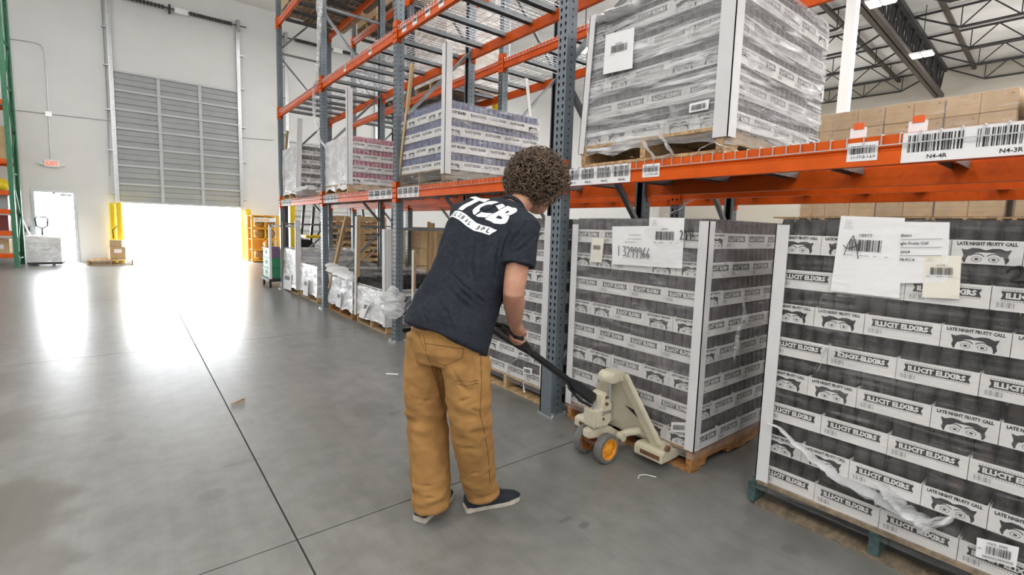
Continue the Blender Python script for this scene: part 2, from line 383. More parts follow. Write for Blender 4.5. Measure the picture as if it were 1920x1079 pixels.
# the ground outside
M['asphalt'] = mat('sunlit_asphalt', (.55, .55, .54), .9, var=.1, vs=2)
struct(MB().mm((-60, Y1+.3, -.35), (60, 90, -.03)).build('ground_outside', M['asphalt']))
M['kerbpink'] = mat('faded_red_kerb', (.75, .42, .40), .8)
tag(MB().mm((-8, 46, -.03), (14, 46.25, .12)).build('kerb', M['kerbpink'], None, bevel=.03), 'faded red kerb out in the sun beyond the open roll door', 'kerb')
sun = bpy.data.lights.new('sun', 'SUN'); sun.energy = 6; sun.angle = .01
so = bpy.data.objects.new('sun', sun); so.rotation_euler = (math.radians(-48), math.radians(-14), 0); COL.objects.link(so)
for cx, cz, sx, sz in ((1.47, .95, 3.3, 1.85), (-1.67, 1.03, .86, 2.0)):
    p = area((cx, Y1+.32, cz), sx, sz, 1, (PI/2, 0, PI)); p.data.cycles.is_portal = True; p.name = 'daylight_portal'

# ceiling steelwork (runs a few degrees off the racking)
TH = math.radians(2.9); TD = Vector((math.cos(TH), math.sin(TH), 0)); TN = Vector((-math.sin(TH), math.cos(TH), 0))
def tline(p, x): p = Vector(p); return p + TD*((x-p.x)/TD.x)
def girder(p, x0, x1, label):
    g = thing('roof_girder', label, 'girder', (0, 0, 0))
    a, b = tline((p[0], p[1], 0), x0), tline((p[0], p[1], 0), x1); zt, zb = ZC-.14, ZC-1.2
    t = MB(); c = MB()
    for s in (-.11, .11):
        t.bar(a+TN*s+Vector((0, 0, zt)), b+TN*s+Vector((0, 0, zt)), .13, .16); c.bar(a+TN*s*.8+Vector((0, 0, zb)), b+TN*s*.8+Vector((0, 0, zb)), .13, .14)
    t.build('top_chord', M['steel'], g); c.build('bottom_chord', M['steelbrown'], g)
    L = (b-a).length; n = int(L/1.2)
    for i in range(n):
        q0 = a+TD*(L*i/n); q1 = a+TD*(L*(i+.5)/n); q2 = a+TD*(L*(i+1)/n); wb = MB()
        for s in (-.06, .06):
            o = TN*s
            wb.bar(q0+o+Vector((0, 0, zt)), q1+o+Vector((0, 0, zb)), .05, .05); wb.bar(q1+o+Vector((0, 0, zb)), q2+o+Vector((0, 0, zt)), .05, .05)
            wb.bar(q1+o+Vector((0, 0, zb)), q1+o+Vector((0, 0, zt)), .045, .045)
        wb.build('web_brace', M['steel'], g)
    return g
girder((15.529, 4.873), 9.0, 27.6, 'dark open web roof girder carrying the twin panel lamp above the brown cartons')
def joist(p, d, L, label):           # bar joist hung under the deck, bottom chord shorter than the top one
    g = thing('roof_joist', label, 'joist', (0, 0, 0)); p = Vector(p); d = Vector(d)
    zt, zb = Vector((0, 0, ZC-.08)), Vector((0, 0, ZC-.72))
    MB().bar(p+zt, p+d*L+zt, .06, .06).build('top_chord', M['steel'], g)
    MB().bar(p+d*1.2+zb, p+d*(L-1.2)+zb, .075, .065).build('bottom_chord', M['steel'], g)
    n = int((L-2.4)/1.3); MB().bar(p+zt, p+d*1.2+zb, .05, .05).build('end_brace', M['steel'], g); MB().bar(p+d*L+zt, p+d*(L-1.2)+zb, .05, .05).build('end_brace', M['steel'], g)
    st = (L-2.4)/n
    for i in range(n):
        q0 = p+d*(1.2+st*i); q1 = p+d*(1.2+st*(i+.5)); q2 = p+d*(1.2+st*(i+1)); k = MB()
        k.bar(q0+zb, q1+zt, .034, .034); k.bar(q1+zt, q2+zb, .034, .034); k.bar(q0+zb, q0+zt, .026, .026)
        k.build('web_brace', M['steel'], g)
    return g
GX = [20.6, 23.0, 25.4, 27.7]
jn = ['furthest in from the wall', 'second in from the wall side', 'next but one to the beige wall', 'right against the beige wall']
for i, gx in enumerate([18.2]+GX):
    q = tline((15.529, 4.873, 0), gx)
    wd = (['third of the way along the girder'] + jn)[i]
    joist(q-TN*.15, -TN, 9.0, 'dark bar joist right of the roof girder, '+wd)
    joist(q+TN*.15, TN, 11.0, 'dark bar joist left of the roof girder, '+wd)
for (px, py, wd) in ((20.028, 4.107, 'right of the girder'), (18.431, 6.55, 'left of the girder')):
    a, b = tline((px, py, ZC-.19), 10.0), tline((px, py, ZC-.19), 27.9)
    tag(MB().bar(a, b, .12, .12).build('roof_purlin', M['steelbrown']), 'long brown pipe run under the white roof deck '+wd, 'purlin')  # brown bridging purlins at deck level
# lamps: twin LED panels
def lamp(p, label, yaw=TH):
    t = thing('high_bay_lamp', label, 'lamp', p, yaw, 'twin panel warehouse lamps')
    MB().box((0, 0, .06), (.3, .12, .10)).build('housing', M['black'], t)
    MB().bar((0, 0, .1), (0, 0, 1.5), .02, .02).build('hanger', M['steel'], t)
    for s in (-.145, .145):
        pn = MB().box((0, s, 0), (.52, .27, .05)).build('panel_frame', M['white'], t)
        MB().box((0, s, -.030), (.48, .23, .012)).build('led_panel', M['lamp'], pn)
    return t
lamp(at(1728, 102, 'z', 7.3), 'lit twin panel lamp under the middle of the roof girder')
lamp(at(1651, 2, 'z', 7.3), 'lit twin panel lamp cut by the top edge of the picture')
lamp(at(1096, 92, 'z', 7.3), 'lit twin panel lamp seen past the near rack post')
# building columns
def column(pb, w, label, guard=None, m='white'):
    t = thing('building_column', label, 'column', (pb[0], pb[1], 0))
    MB().box((0, 0, ZC/2), (w, w, ZC)).build('shaft', M[m], t)
    MB().box((0, 0, .015), (w+.15, w+.15, .03)).build('base_plate', M['steel'], t)
    if guard:
        MB().tube([(0, 0, .03), (0, 0, guard)], w*.8, 14).build('column_guard', M['yellow'], t, smooth=True)
    return t
c = at(1591, 100, 'x', 12.5); column((c.x, c.y), .20, 'white steel roof column rising behind the brown cartons')
c = at(936, 160, 'x', 5.6); column((c.x, c.y), .16, 'tan roof column sleeved in yellow behind the rear rack', 4.35, 'board')
# ---------------------------------------------------------------- roll doors
def roll_door(x0, x1, zb, zt, rows, cols, name, mats, full=True):
    d = struct(bpy.data.objects.new(name, None)); COL.objects.link(d); d.location = (x0, Y1, 0); W = x1-x0
    mp, ms = mats; rh = (zt-zb)/rows; cw = W/cols
    for r in range(rows):
        for c in range(cols):
            q = MB(); z0 = zb+r*rh; xa, xb = c*cw+.008, (c+1)*cw-.008
            prof = [(0, 0), (0, rh*.30), (-.014, rh*.34), (-.014, rh*.62), (0, rh*.66), (0, rh-.012)]
            for k in range(len(prof)-1):
                (ya, za), (yb, zb_) = prof[k], prof[k+1]
                q.quad((xa, -.06+ya, z0+za+.006), (xb, -.06+ya, z0+za+.006), (xb, -.06+yb, z0+zb_), (xa, -.06+yb, z0+zb_))
            q.mm((xa, -.055, z0+.006), (xb, -.02, z0+rh-.006)); q.build('door_panel', mp, d)
    for r in range(rows+1):
        z = zb+r*rh; MB().mm((0, -.115, z-.028), (W, -.07, z+.028)).build('door_strut', ms, d)
    for c in range(1, cols):
        MB().mm((c*cw-.045, -.10, zb), (c*cw+.045, -.076, zt)).build('door_stile', ms, d)
    if full:
        for s, x in ((-1, -.06), (1, W+.06)):
            q = MB(); q.mm((x-.035, -.14, 0), (x+.035, -.10, 7.9)); q.mm((x-.05*s-.02, -.14, 0), (x-.05*s+.02, -.02, 7.9)); q.build('guide_track', M['galv'], d)
            for z in (2.1, 3.4, 4.6, 5.9, 7.0):
                MB().mm((x+.03*s, -.13, z), (x+.16*s, -.004, z+.03)).build('track_bracket', M['galv'], d)
            MB().mm((x-.05, -.22, 7.80), (x+.05, -.01, 8.15)).build('drum_bracket', M['doorgrey'], d)
        MB().tube([(-.3, -.2, 7.96), (W+.3, -.2, 7.96)], .02, 8).build('torsion_shaft', M['steel'], d)
        for a, b in ((.25, 1.35), (2.0, W-.12)):
            sp = MB(); n = int((b-a)/.085)
            for i in range(n): sp.tube([(a+i*(b-a)/n, -.2, 7.96), (a+(i+.78)*(b-a)/n, -.2, 7.96)], .062, 8)
            sp.build('torsion_spring', M['steel'], d, kind='stuff')
        MB().mm((1.60, -.26, 7.86), (1.95, -.21, 8.02)).build('warning_tag', M['paper'], d)
        MB().mm((1.45, -.24, 7.84), (1.5, -.02, 8.08)).build('spring_anchor', M['steel'], d)
    return d
roll_door(DX0, DX1, 1.85, 5.79, 7, 3, 'door_1', (M['doorgrey'], M['doorlight']))
M['doorwhite'] = mat('white_door_panel', (.62, .63, .62), .5, var=.05, vs=2)
roll_door(EX0, EX1, 0, 4.35, 8, 3, 'door_3', (M['doorwhite'], M['doorlight']))
# personnel door: frame, open leaf, closer
d = struct(bpy.data.objects.new('door_2', None)); COL.objects.link(d); d.location = (PX0, Y1, 0); W = PX1-PX0
for a, b in (((-.05, -.03, 0), (.015, .12, PH+.05)), ((W-.015, -.03, 0), (W+.05, .12, PH+.05)), ((.015, -.03, PH-.015), (W-.015, .12, PH+.05))):
    MB().mm(a, b).build('door_frame', M['galv'], d)
lf = MB().mm((W-.03, .14, .02), (W+.02, 1.0, PH-.03)).build('door_leaf', M['white'], d)
q = MB(); q.mm((W-.30, .05, PH-.10), (W-.06, .11, PH-.03)); q.bar((W-.28, .08, PH-.10), (W-.06, .4, PH-.12), .02, .02); q.build('door_closer', M['galv'], d)
MB().mm((W/2-.03, .0, PH-.045), (W/2+.03, .08, PH-.015)).build('door_strike', M['steel'], d)
# exit sign with twin emergency heads, conduit
t = thing('exit_sign', 'white exit sign with red letters and twin lamp heads above the personnel door', 'sign', tuple(at(98, 307, 'y', Y1-.04)))
MB().box((0, 0, 0), (.34, .07, .20)).build('sign_box', M['white'], t, bevel=.008)
q = MB(); word(q, 'EXIT', (0, -.038, 0), (1, 0, 0), (0, 0, 1), w=.25, h=.12, bold=.03); q.build('sign_letters', M['exitred'], t)
for s in (-1, 1):
    MB().box((s*.235, -.01, -.02), (.08, .08, .08)).build('lamp_head', M['white'], t, bevel=.015); MB().box((s*.18, .0, -.04), (.05, .03, .03)).build('arm', M['white'], t)
q = MB(); y = Y1-.02
def P(px, py): return at(px, py, 'y', y)
q.tube([P(0, 70), P(60, 79), P(76, 84), P(83, 95), P(87, 140), P(91, 213), P(95, 298)], .012, 6); q.tube([P(0, 204), P(24, 206), P(207, 226.5), P(450, 258), P(512, 263)], .012, 6)
b = P(91, 214); q.box((b.x, b.y, b.z), (.14, .04, .14)); q.tube([P(190, 0), P(200, 180), P(206, 330)], .012, 6)
q.build('conduit', M['galv'], WF)
# bollards
def bollard(p, h, r, label):
    t = thing('bollard', label, 'bollard', p); 
    MB().tube([(0, 0, 0), (0, 0, h)], r, 20).build('post', M['yellow'], t, smooth=True); MB().lathe([(r, h-.001), (r*.8, h+.04), (r*.4, h+.06), (0.001, h+.066)], (0, 0, 0), 'z', 20).build('cap', M['yellow'], t, smooth=True)
    return t
bollard((-.36, 19.1, 0), 1.74, .085, 'yellow bollard left of the open roll door, behind the small carton pile')
bollard((-.20, 18.95, 0), 1.76, .085, 'yellow bollard closest to the left edge of the open roll door')
bollard((3.26, 18.9, 0), 1.72, .10, 'yellow bollard between the open roll door and the propane cage')
t = MB(); p = [at(x, y, 'y', 18.84) for x, y in ((213, 448), (212, 437), (211, 432), (217, 427), (219, 424))]
t.tube(p, .013, 6); tag(t.build('hose', M['rubber']), 'short black hose looped against the left yellow bollard', 'hose')
# ---------------------------------------------------------------- pallets and loads (builders)
def pallet_meshes(W=1.02, D=1.22, key=''):
    board = MB().box((0, 0, 0), (.095, W, .018)).mesh('deck_board', M['wood'])
    n = .14-.036
    poly = [(-D/2, 0), (-D/2+.15, 0), (-D/2+.17, .038), (-D/2+.40, .038), (-D/2+.42, 0), (D/2-.42, 0), (D/2-.40, .038), (D/2-.17, .038), (D/2-.15, 0), (D/2, 0), (D/2, n), (-D/2, n)]
    st = MB().prism(poly, (0, -.019, 0), (1, 0, 0), (0, 0, 1), (0, 1, 0), .038).mesh('stringer', M['wood'])
    return board, st
PB, PS = pallet_meshes()
def recol(me, m, nm): c = me.copy(); c.materials.clear(); c.materials.append(m); return c
PBG, PSG = recol(PB, M['woodgrey'], 'b'), recol(PS, M['woodgrey'], 's')
PBO, PSO = recol(PB, M['woodor'], 'b'), recol(PS, M['woodor'], 's'); PSB = recol(PS, M['woodblue'], 's')
def pallet(c, label, rz=0, kind='', group=None, W=1.02, D=1.22):
    t = thing('wooden_pallet', label, 'pallet', c, rz, group)
    b, s = {'': (PB, PS), 'grey': (PBG, PSG), 'orange': (PBO, PSO), 'blue': (PBG, PSB)}[kind]
    r = random.Random(label)
    for i in range(7): put('deck_board', b, t, (-D/2+.05+i*(D-.1)/6, r.uniform(-.004, .004), .131), (0, 0, r.uniform(-.006, .006)))
    for i in (0, 3, 6): put('bottom_board', b, t, (-D/2+.05+i*(D-.1)/6, 0, .009))
    for y in (-W/2+.019, 0, W/2-.019): put('stringer', s, t, (0, y, .018))
    return t
FL, FS, FH, TRH = .256, .198, .168, .090       # case length, width, height, tray height
def face_art(mb, o, ua, va, sc, mat):          # printed face peering over the tray edge: hair, brows, ringed eyes
    o, ua, va = Vector(o), Vector(ua), Vector(va)
    half = [(.044, 0), (.049, .010), (.046, .022), (.052, .040), (.041, .037), (.028, .043), (.013, .042), (0, .037)]
    inn = [(0, .031), (.008, .031), (.018, .030), (.028, .025), (.036, .019), (.040, .010), (.0405, .005), (.041, 0)]
    for s in (-1, 1):
        A = [(s*x*sc, y*sc) for x, y in half]; B = [(s*x*sc, y*sc) for x, y in inn][::-1]
        n = min(len(A), len(B)); A2 = A
        for i in range(len(A)-1):
            j0 = min(int(i*(len(B)-1)/(len(A)-1)), len(B)-1); j1 = min(int((i+1)*(len(B)-1)/(len(A)-1)), len(B)-1)
            pts = [A[i], A[i+1], B[j1], B[j0]] if j0 != j1 else [A[i], A[i+1], B[j0]]
            mb.add([o+ua*p[0]+va*p[1] for p in pts], [tuple(range(len(pts)))], mat)
        cx, cy = s*.018*sc, .011*sc
        def arc(ra, rb, a0, a1, n=8, fy=.72):
            for i in range(n):
                t0 = a0+(a1-a0)*i/n; t1 = a0+(a1-a0)*(i+1)/n
                mb.add([o+ua*(cx+r*sc*math.cos(t))+va*(cy+r*sc*fy*math.sin(t)) for r, t in ((ra, t0), (rb, t0), (rb, t1), (ra, t1))], [(0, 1, 2, 3)], mat)
        arc(.0098, .0112, 0, PI*2, 10); arc(.0005, .0045, 0, PI*2, 8); arc(.0165, .0195, .18*PI, .80*PI, 6, .85)
def case_mesh(fl, detail=True):
    key = (fl, detail)
    q = MB(); w = .004
    L2, S2 = FL/2-.0012, FS/2-.0012
    q.mm((-L2, -S2, 0), (L2, S2, w)); q.mm((-L2, -S2, w), (L2, -S2+w, TRH)); q.mm((-L2, S2-w, w), (L2, S2, TRH)); q.mm((-L2, -S2+w, w), (-L2+w, S2-w, TRH)); q.mm((L2-w, -S2+w, w), (L2, S2-w, TRH))
    txt = {'late': 'LATE NIGHT FRUITY CALL', 'party': "LET'S PARTY PEACHY", 'blue': 'MIDNIGHT BERRY', 'pink': 'CHERRY'}[fl] if fl in ('late', 'party') else None
    for s in (-1, 1):                       # long sides: banner lettering
        u = Vector((-s, 0, 0)); o = Vector((0, s*(S2+.0006), 0)); v = Vector((0, 0, 1))
        o = Vector((0, (S2+.0006)*s, 0))
        c = o+v*.058
        if detail:
            n_ = v.cross(u)*0+Vector((0, s*.0004, 0))
            q.add([c+u*a*.1+v*b*.0155 for a, b in ((-1.03, -1), (1.03, -1), (.965, 0), (1.03, 1), (-1.03, 1), (-.965, 0))], [(0, 1, 2, 5), (5, 2, 3, 4)], 1)
            word(q, 'ILLICIT ELIXIRS', c+n_, u, v, w=.178, h=.0225, mat=0, bold=.05, res=1)
            for i in range(26):
                x = (i-12.5)*.0078
                for z in (.0785, .0375): q.quad(*[o+u*(x+a*.0016)+v*(z+b*.0016) for a, b in ((-1.3, 0), (0, -1.3), (1.3, 0), (0, 1.3))], 1)
            barcode(q, o+u*-.085+v*.022, u, v, .05, .020, 2, 5, 12)
        else:
            word(q, 'ILLICIT ELIXIRS', c, u, v, w=.20, h=.028, mat=1, bold=.05, res=1)
    for s in (-1, 1):                       # short ends: slogan and face
        u = Vector((0, s, 0)); o = Vector((s*(L2+.0006), 0, 0)); v = Vector((0, 0, 1))
        if txt and detail: word(q, txt, o+v*.077, u, v, w=.165, h=.0145, mat=1, bold=.055, res=1)
        face_art(q, o+v*.004, u, v, 1.32, 1)
    return q.mesh('case', [M['tray'], M['ink'], M['greyink']])
def cans_mesh(fl):
    q = MB(); r = .0302
    for i in range(4):
        for j in range(3):
            x, y = -.0927+i*.0618, -.0625+j*.0625
            if 0 < i < 3 and j == 1: continue
            q.lathe([(r, .005), (r, .145), (r*.86, .158), (r*.86, FH-.001), (r*.78, FH-.004), (.001, FH-.004)], (x, y, 0), 'z', 12)
    return q.mesh('cans', M['can_'+fl], True)
CASE = {f: case_mesh(f) for f in ('late', 'party')}; CASE['blue'] = case_mesh('blue', False); CASE['pink'] = case_mesh('pink', False)
CANS = {f: cans_mesh(f) for f in ('late', 'party', 'blue', 'pink')}
def film_shell(W, D, z0, z1, amp, flare=0, sag=0, res=.07, seed=0, top=True, jag=0.0, sides='FRBL'):
    """four wrapped sides (and a top) as one lumpy skin; local box centred on x,y"""
    vs = []; fs = []
    per = [(-D/2, W/2), (-D/2, -W/2), (D/2, -W/2), (D/2, W/2)]      # start front-left, go front, near side, back, far side
    ring = []
    for k in range(4):
        a, b = Vector(per[k]), Vector(per[(k+1) % 4]); L = (b-a).length; n = max(2, int(L/res))
        for i in range(n): ring.append(a.lerp(b, i/n))
    nz = max(2, int((z1-z0)/res)); n = len(ring)
    for j in range(nz+1):
        t = j/nz
        for i, p in enumerate(ring):
            z = z0+(z1-z0)*t
            if j == 0 and jag: z += jag*noise.noise((p.x*5+seed, p.y*5, 3.1))
            if sag: z -= sag*t*max(0, noise.noise((p.x*2.0+seed, p.y*2.0, 7.7)))
            k = 1+flare*(1-t)**3
            d = noise.noise((p.x*5+seed, p.y*5, z*9))*amp + abs(noise.noise((p.x*11+seed, p.y*11, z*26)))*amp*.7
            q = Vector((p.x*k, p.y*k)); dirn = q.normalized()
            q += dirn*(.008+d); vs.append((q.x, q.y, z))
    for j in range(nz):
        for i in range(n):
            i2 = (i+1) % n; fs.append((j*n+i, j*n+i2, (j+1)*n+i2, (j+1)*n+i))
    if top:
        nx, ny = 9, 9; b = len(vs)
        for i in range(nx+1):
            for j in range(ny+1):
                x, y = (i/nx-.5)*(D+.01), (j/ny-.5)*(W+.01)
                vs.append((x, y, z1+.004+amp*noise.noise((x*5+seed, y*5, 1.3))))
        for i in range(nx):
            for j in range(ny): fs.append((b+i*(ny+1)+j, b+(i+1)*(ny+1)+j, b+(i+1)*(ny+1)+j+1, b+i*(ny+1)+j+1))
    q = MB(); q.add(vs, fs); ns = nz*n; nf = max(2, int(W/res))
    q.m = [(0 if k % n < nf else 1) if k < ns else 2 for k in range(len(fs))]; return q
def films(s): a = s.split('|'); return [M[x] for x in (a*3)[:3]] if len(a) == 1 else [M[x] for x in a]
def load(label, x0, y0, z0, order, fl, film, group=None, W=1.02, D=1.2, near=True, topfull=False, amp=.006, fdrop=.05, boards=(), flare=0, filmtop=None, rz=0, cans=True, sag=0, jag=0, scale=1.0, name='wrapped_load'):
    t = thing(name, label, 'pallet load', (x0+D/2, y0+W/2, z0), rz, group)
    cm, km = CASE[fl], CANS[fl]; r = random.Random(label); sc = scale
    def case(x, y, z, rot):
        c = put('case', cm, t, (x-D/2+r.uniform(-.002, .002), y-W/2, z), (0, 0, rot))
        if sc != 1: c.scale = (sc, sc, sc)
        if cans: put('drink_cans', km, c, kind='stuff')
    l, s, h = FL*sc, FS*sc, FH*sc
    for k, od in enumerate(order):
        z = k*h
        seq = 'LLLL' if od == 'L' else 'FFLFF'
        tot = sum(l if c == 'L' else s for c in seq); y = (W-tot)/2
        for c in seq:                                       # front row, near end first
            wd = l if c == 'L' else s
            if c == 'L': case(s/2, y+wd/2, z, -PI/2)
            else: case(l/2, y+wd/2, z, 0)
            y += wd
        if near:
            x = s if od == 'L' else l; ns = 'LLLL' if od == 'L' else 'LLLF'
            for c in ns:
                wd = l if c == 'L' else s
                case(x+wd/2, (s/2 if c == 'L' else l/2)+(W-tot)/2, z, 0 if c == 'L' else PI/2); x += wd
        if topfull and k == len(order)-1:
            for i in range(4):
                for j in range(3): case(l+.02+l*(i+.5)*.93, W-(j+.5)*l*.98, z, 0)
    H = len(order)*h
    MB().mm((-D/2+l+.005, -W/2+(l+.02 if near else .03), 0), (D/2-.02, W/2-.02, H-(h+.004 if topfull else .004))).build('hidden_core_block', M['can_'+fl], t, kind='stuff')  # added core in place of the hidden cases, stops light leaking through
    zt = filmtop if filmtop is not None else H
    film_shell(W+.012, D+.012, -fdrop, zt, amp, flare, sag, seed=r.uniform(0, 90), jag=jag, top=True).build('stretch_film', films(film), t, smooth=True)
    for bd in boards:
        cx, cy, zb, ztp, wd, m, tx, ty = bd        # corner signs, span, leg width, material, top offset
        q = MB(); of = .010+amp*1.1; a = Vector((cx*(D/2+of), cy*(W/2+of), zb)); b = Vector((cx*(D/2+of)+tx, cy*(W/2+of)+ty, ztp))
        for e, sgn in ((Vector((-cx*wd, 0, 0)), 1), (Vector((0, -cy*wd, 0)), 1)):
            n = Vector((0, -cy, 0)) if e.x else Vector((-cx, 0, 0)); th = n*.005
            vs = [a, a+e, b+e, b, a+th, a+e+th, b+e+th, b+th]
            q.add(vs, [(0, 1, 2, 3)], 0); q.add(vs, [(4, 7, 6, 5), (0, 4, 5, 1), (1, 5, 6, 2), (2, 6, 7, 3), (3, 7, 4, 0)], 1 if m == 'board' else 0)
        q.build('corner_board', [M[m], M['board'] if m == 'board' and zb < .2 and ztp < H+.1 else M['kraft']], t)
    return t
BD = 'board'
# ---------------------------------------------------------------- pallet racking
HP = 7.0
def holed_strip(q, o, ua, va, wa, width, height, pitch, cols, shape, mat=0, thick=.004, hm=1):
    """sheet with real punched holes; an added black sheet behind them paints in the shade inside"""
    o, ua, va, wa = Vector(o), Vector(ua), Vector(va), Vector(wa)
    n = int(height/pitch); cw = width/cols
    for r in range(n):
        for c in range(cols):
            cx = (c+.5)*cw-width/2; cy = (r+.5)*pitch
            R = [(-cw/2, -pitch/2), (0, -pitch/2), (cw/2, -pitch/2), (cw/2, 0), (cw/2, pitch/2), (0, pitch/2), (-cw/2, pitch/2), (-cw/2, 0)]
            if shape == 'tear': Hh = [(-.004, -.013), (0, -.015), (.004, -.013), (.009, .004), (.007, .012), (0, .015), (-.007, .012), (-.009, .004)]
            else: Hh = [(-.006, -.006), (0, -.006), (.006, -.006), (.006, 0), (.006, .006), (0, .006), (-.006, .006), (-.006, 0)]
            vs = [o+ua*(cx+p[0])+va*(cy+p[1]) for p in R]+[o+ua*(cx+p[0])+va*(cy+p[1]) for p in Hh]
            q.add(vs, [(i, (i+1) % 8, 8+(i+1) % 8, 8+i) for i in range(8)], mat)
    i = wa*.012; a, b = ua*(width/2-.002), va*height
    q.quad(o-a+i, o+a+i, o+a+b+i, o-a+b+i, hm)  # black sheet added for the shade inside the hollow post
def post_mesh(h):
    q = MB(); w, dp = .092, .09
    holed_strip(q, (0, 0, 0), (0, -1, 0), (0, 0, 1), (1, 0, 0), w, h, .0508, 2, 'tear')
    for s in (-1, 1): holed_strip(q, (dp/2, s*w/2, 0), (s, 0, 0), (0, 0, 1), (0, -s, 0), dp, h, .0508, 1, 'sq')
    q.mm((dp-.004, -w/2, 0), (dp, -w/2+.02, h)); q.mm((dp-.004, w/2-.02, 0), (dp, w/2, h))
    q.quad((0, -w/2, h), (dp, -w/2, h), (dp, w/2, h), (0, w/2, h))
    return q.mesh('upright', [M['rack'], M['hole']])
POST = post_mesh(HP); POSTG = recol(POST, M['green'], 'g'); POSTG.materials.append(M['hole'])
def beam_mesh(L, m='orange'):
    # step-beam profile: ledge for the deck on the inside, pressed groove on the face
    pr = [(0, 0), (.045, 0), (.045, .105), (.018, .105), (.018, .12), (0, .12), (0, .072), (.006, .066), (.006, .060), (0, .054)]
    q = MB(); q.prism(pr, (0, 0, 0), (1, 0, 0), (0, 0, 1), (0, 1, 0), L)
    return q.mesh('beam', M[m])
def plate_mesh(m='orange'):
    q = MB()
    q.mm((-.006, -.050, -.11), (0, .050, .13)); q.mm((0, -.054, -.11), (.05, -.047, .13)); q.mm((0, .047, -.11), (.05, .054, .13))
    for z in (-.06, .0, .06):
        for y in (-.022, .022): q.cyl((-.008, y, z), .009, .006, 8, 1, 'x')
    return q.mesh('end_plate', [M[m], M['hole']])
PLATE = plate_mesh()
def deck_mesh(L, D):
    q = MB(); t = .0045
    n = int(L/.06)
    for i in range(n+1):
        y = (i/n-.5)*L
        q.box((0, y, 0), (D+.03, t, t)); q.box((-D/2-.015, y, -.022), (t, t, .046)); q.box((D/2+.015, y, -.022), (t, t, .046))
    for i in range(11): q.box((-D/2+i*D/10, 0, -t), (t, L, t))
    for s in (-1, 1): q.box((s*(D/2+.017), 0, -.044), (t, L, t))
    return q.mesh('deck_wire', M['wire'])
def chan_mesh(D):
    q = MB(); q.mm((-D/2+.03, -.035, -.012), (D/2-.03, .035, -.008)); q.mm((-D/2+.03, -.035, -.05), (D/2-.03, -.031, -.012)); q.mm((-D/2+.03, .031, -.05), (D/2-.03, .035, -.012))
    return q.mesh('deck_support', M['brace'])
YP = [-.16, 2.57, 5.30, 8.02, 10.75]             # uprights along the aisle
BEAM_M = {}
def rack(label, xf, levels, bays, name='pallet_rack', posts=None, nodeck=()):
    """xf: aisle face; frames at YP, front and rear posts 1.05 m apart"""
    D = 1.05; t = thing(name, label, 'pallet rack', (xf, YP[0], 0)); B = Vector((xf, YP[0], 0))
    for k in (posts or range(len(YP))):
        y = YP[k]-YP[0]
        for x, r in ((0, 0), (D, PI)):
            u = put('upright', POST, t, (x, y, .008), (0, 0, r))
            fp = MB().box((.045, 0, -.003), (.17, .17, .010)); 
            for a in (-.065, .065): fp.cyl((.045+a, .065*(1 if a > 0 else -1), .012), .011, .025, 6); fp.cyl((.045+a, -.065*(1 if a > 0 else -1), .012), .011, .025, 6)
            fp.build('base_plate', M['galv'], u)
        for (xa, za, xb, zb) in ((0, .18, 1, .18), (0, .34, 1, 1.26), (0, 1.35, 1, 1.35), (1, 1.43, 0, 2.44), (0, 2.58, 1, 3.56), (1, 3.64, 0, 4.64), (0, 4.72, 1, 4.72), (0, 4.80, 1, 5.8), (0, 6.6, 1, 6.6)):
            MB().bar((.06+xa*(D-.12), y, za), (.06+xb*(D-.12), y, zb), .034, .042, up=(0, 1, 0)).build('brace', M['brace'], t)
    bms = {}
    for k in bays:
        L = YP[k+1]-YP[k]-.094
        if k not in BEAM_M: BEAM_M[k] = (beam_mesh(L), deck_mesh((L-.06)/2, D-.03))
        bm_, dk = BEAM_M[k]
        for li, z in enumerate(levels):
            for x, r in ((0, 0), (D, PI)):
                y0 = YP[k]-YP[0]+.047
                o = put('beam', bm_, t, (x+(.012 if r == 0 else -.012), y0 if r == 0 else y0+L, z), (0, 0, r)); bms[(k, li, 'front' if r == 0 else 'rear')] = o
                for yy in (0-.047, L+.047): put('end_plate', PLATE, o, (-.014, yy, .06))
            if (k, li) in nodeck: continue
            for j in (0, 1):
                ln = (L-.06)/2; yc = YP[k]-YP[0]+.047+.03+ln*(j+.5)
                dd = put('wire_deck', dk, t, (D/2, yc, z+.1215), kind='stuff')
                for e in (-.36, 0, .36): put('deck_support', CH, dd, (0, e*ln, -.0))
    t['_'] = 1; del t['_']
    return t, bms
CH = chan_mesh(1.02)
LV = (1.705, 3.485, 5.22)
R1, B1 = rack('orange and grey pallet rack lining the aisle, the row nearest the camera', 2.44, LV, (0, 1, 2, 3))
R2, B2 = rack('orange and grey pallet rack standing back to back behind the aisle row', 3.93, LV, (0, 1, 2, 3), nodeck=((0, 1), (0, 2)))
# post protector on the near upright
a = [u for u in R1.children if u.name.startswith('upright')][2]
q = MB(); q.mm((-.03, -.06, 0), (-.004, .075, .37)); q.mm((-.03, .051, 0), (.06, .075, .37)); q.build('post_protector', M['rack'], a, bevel=.006)
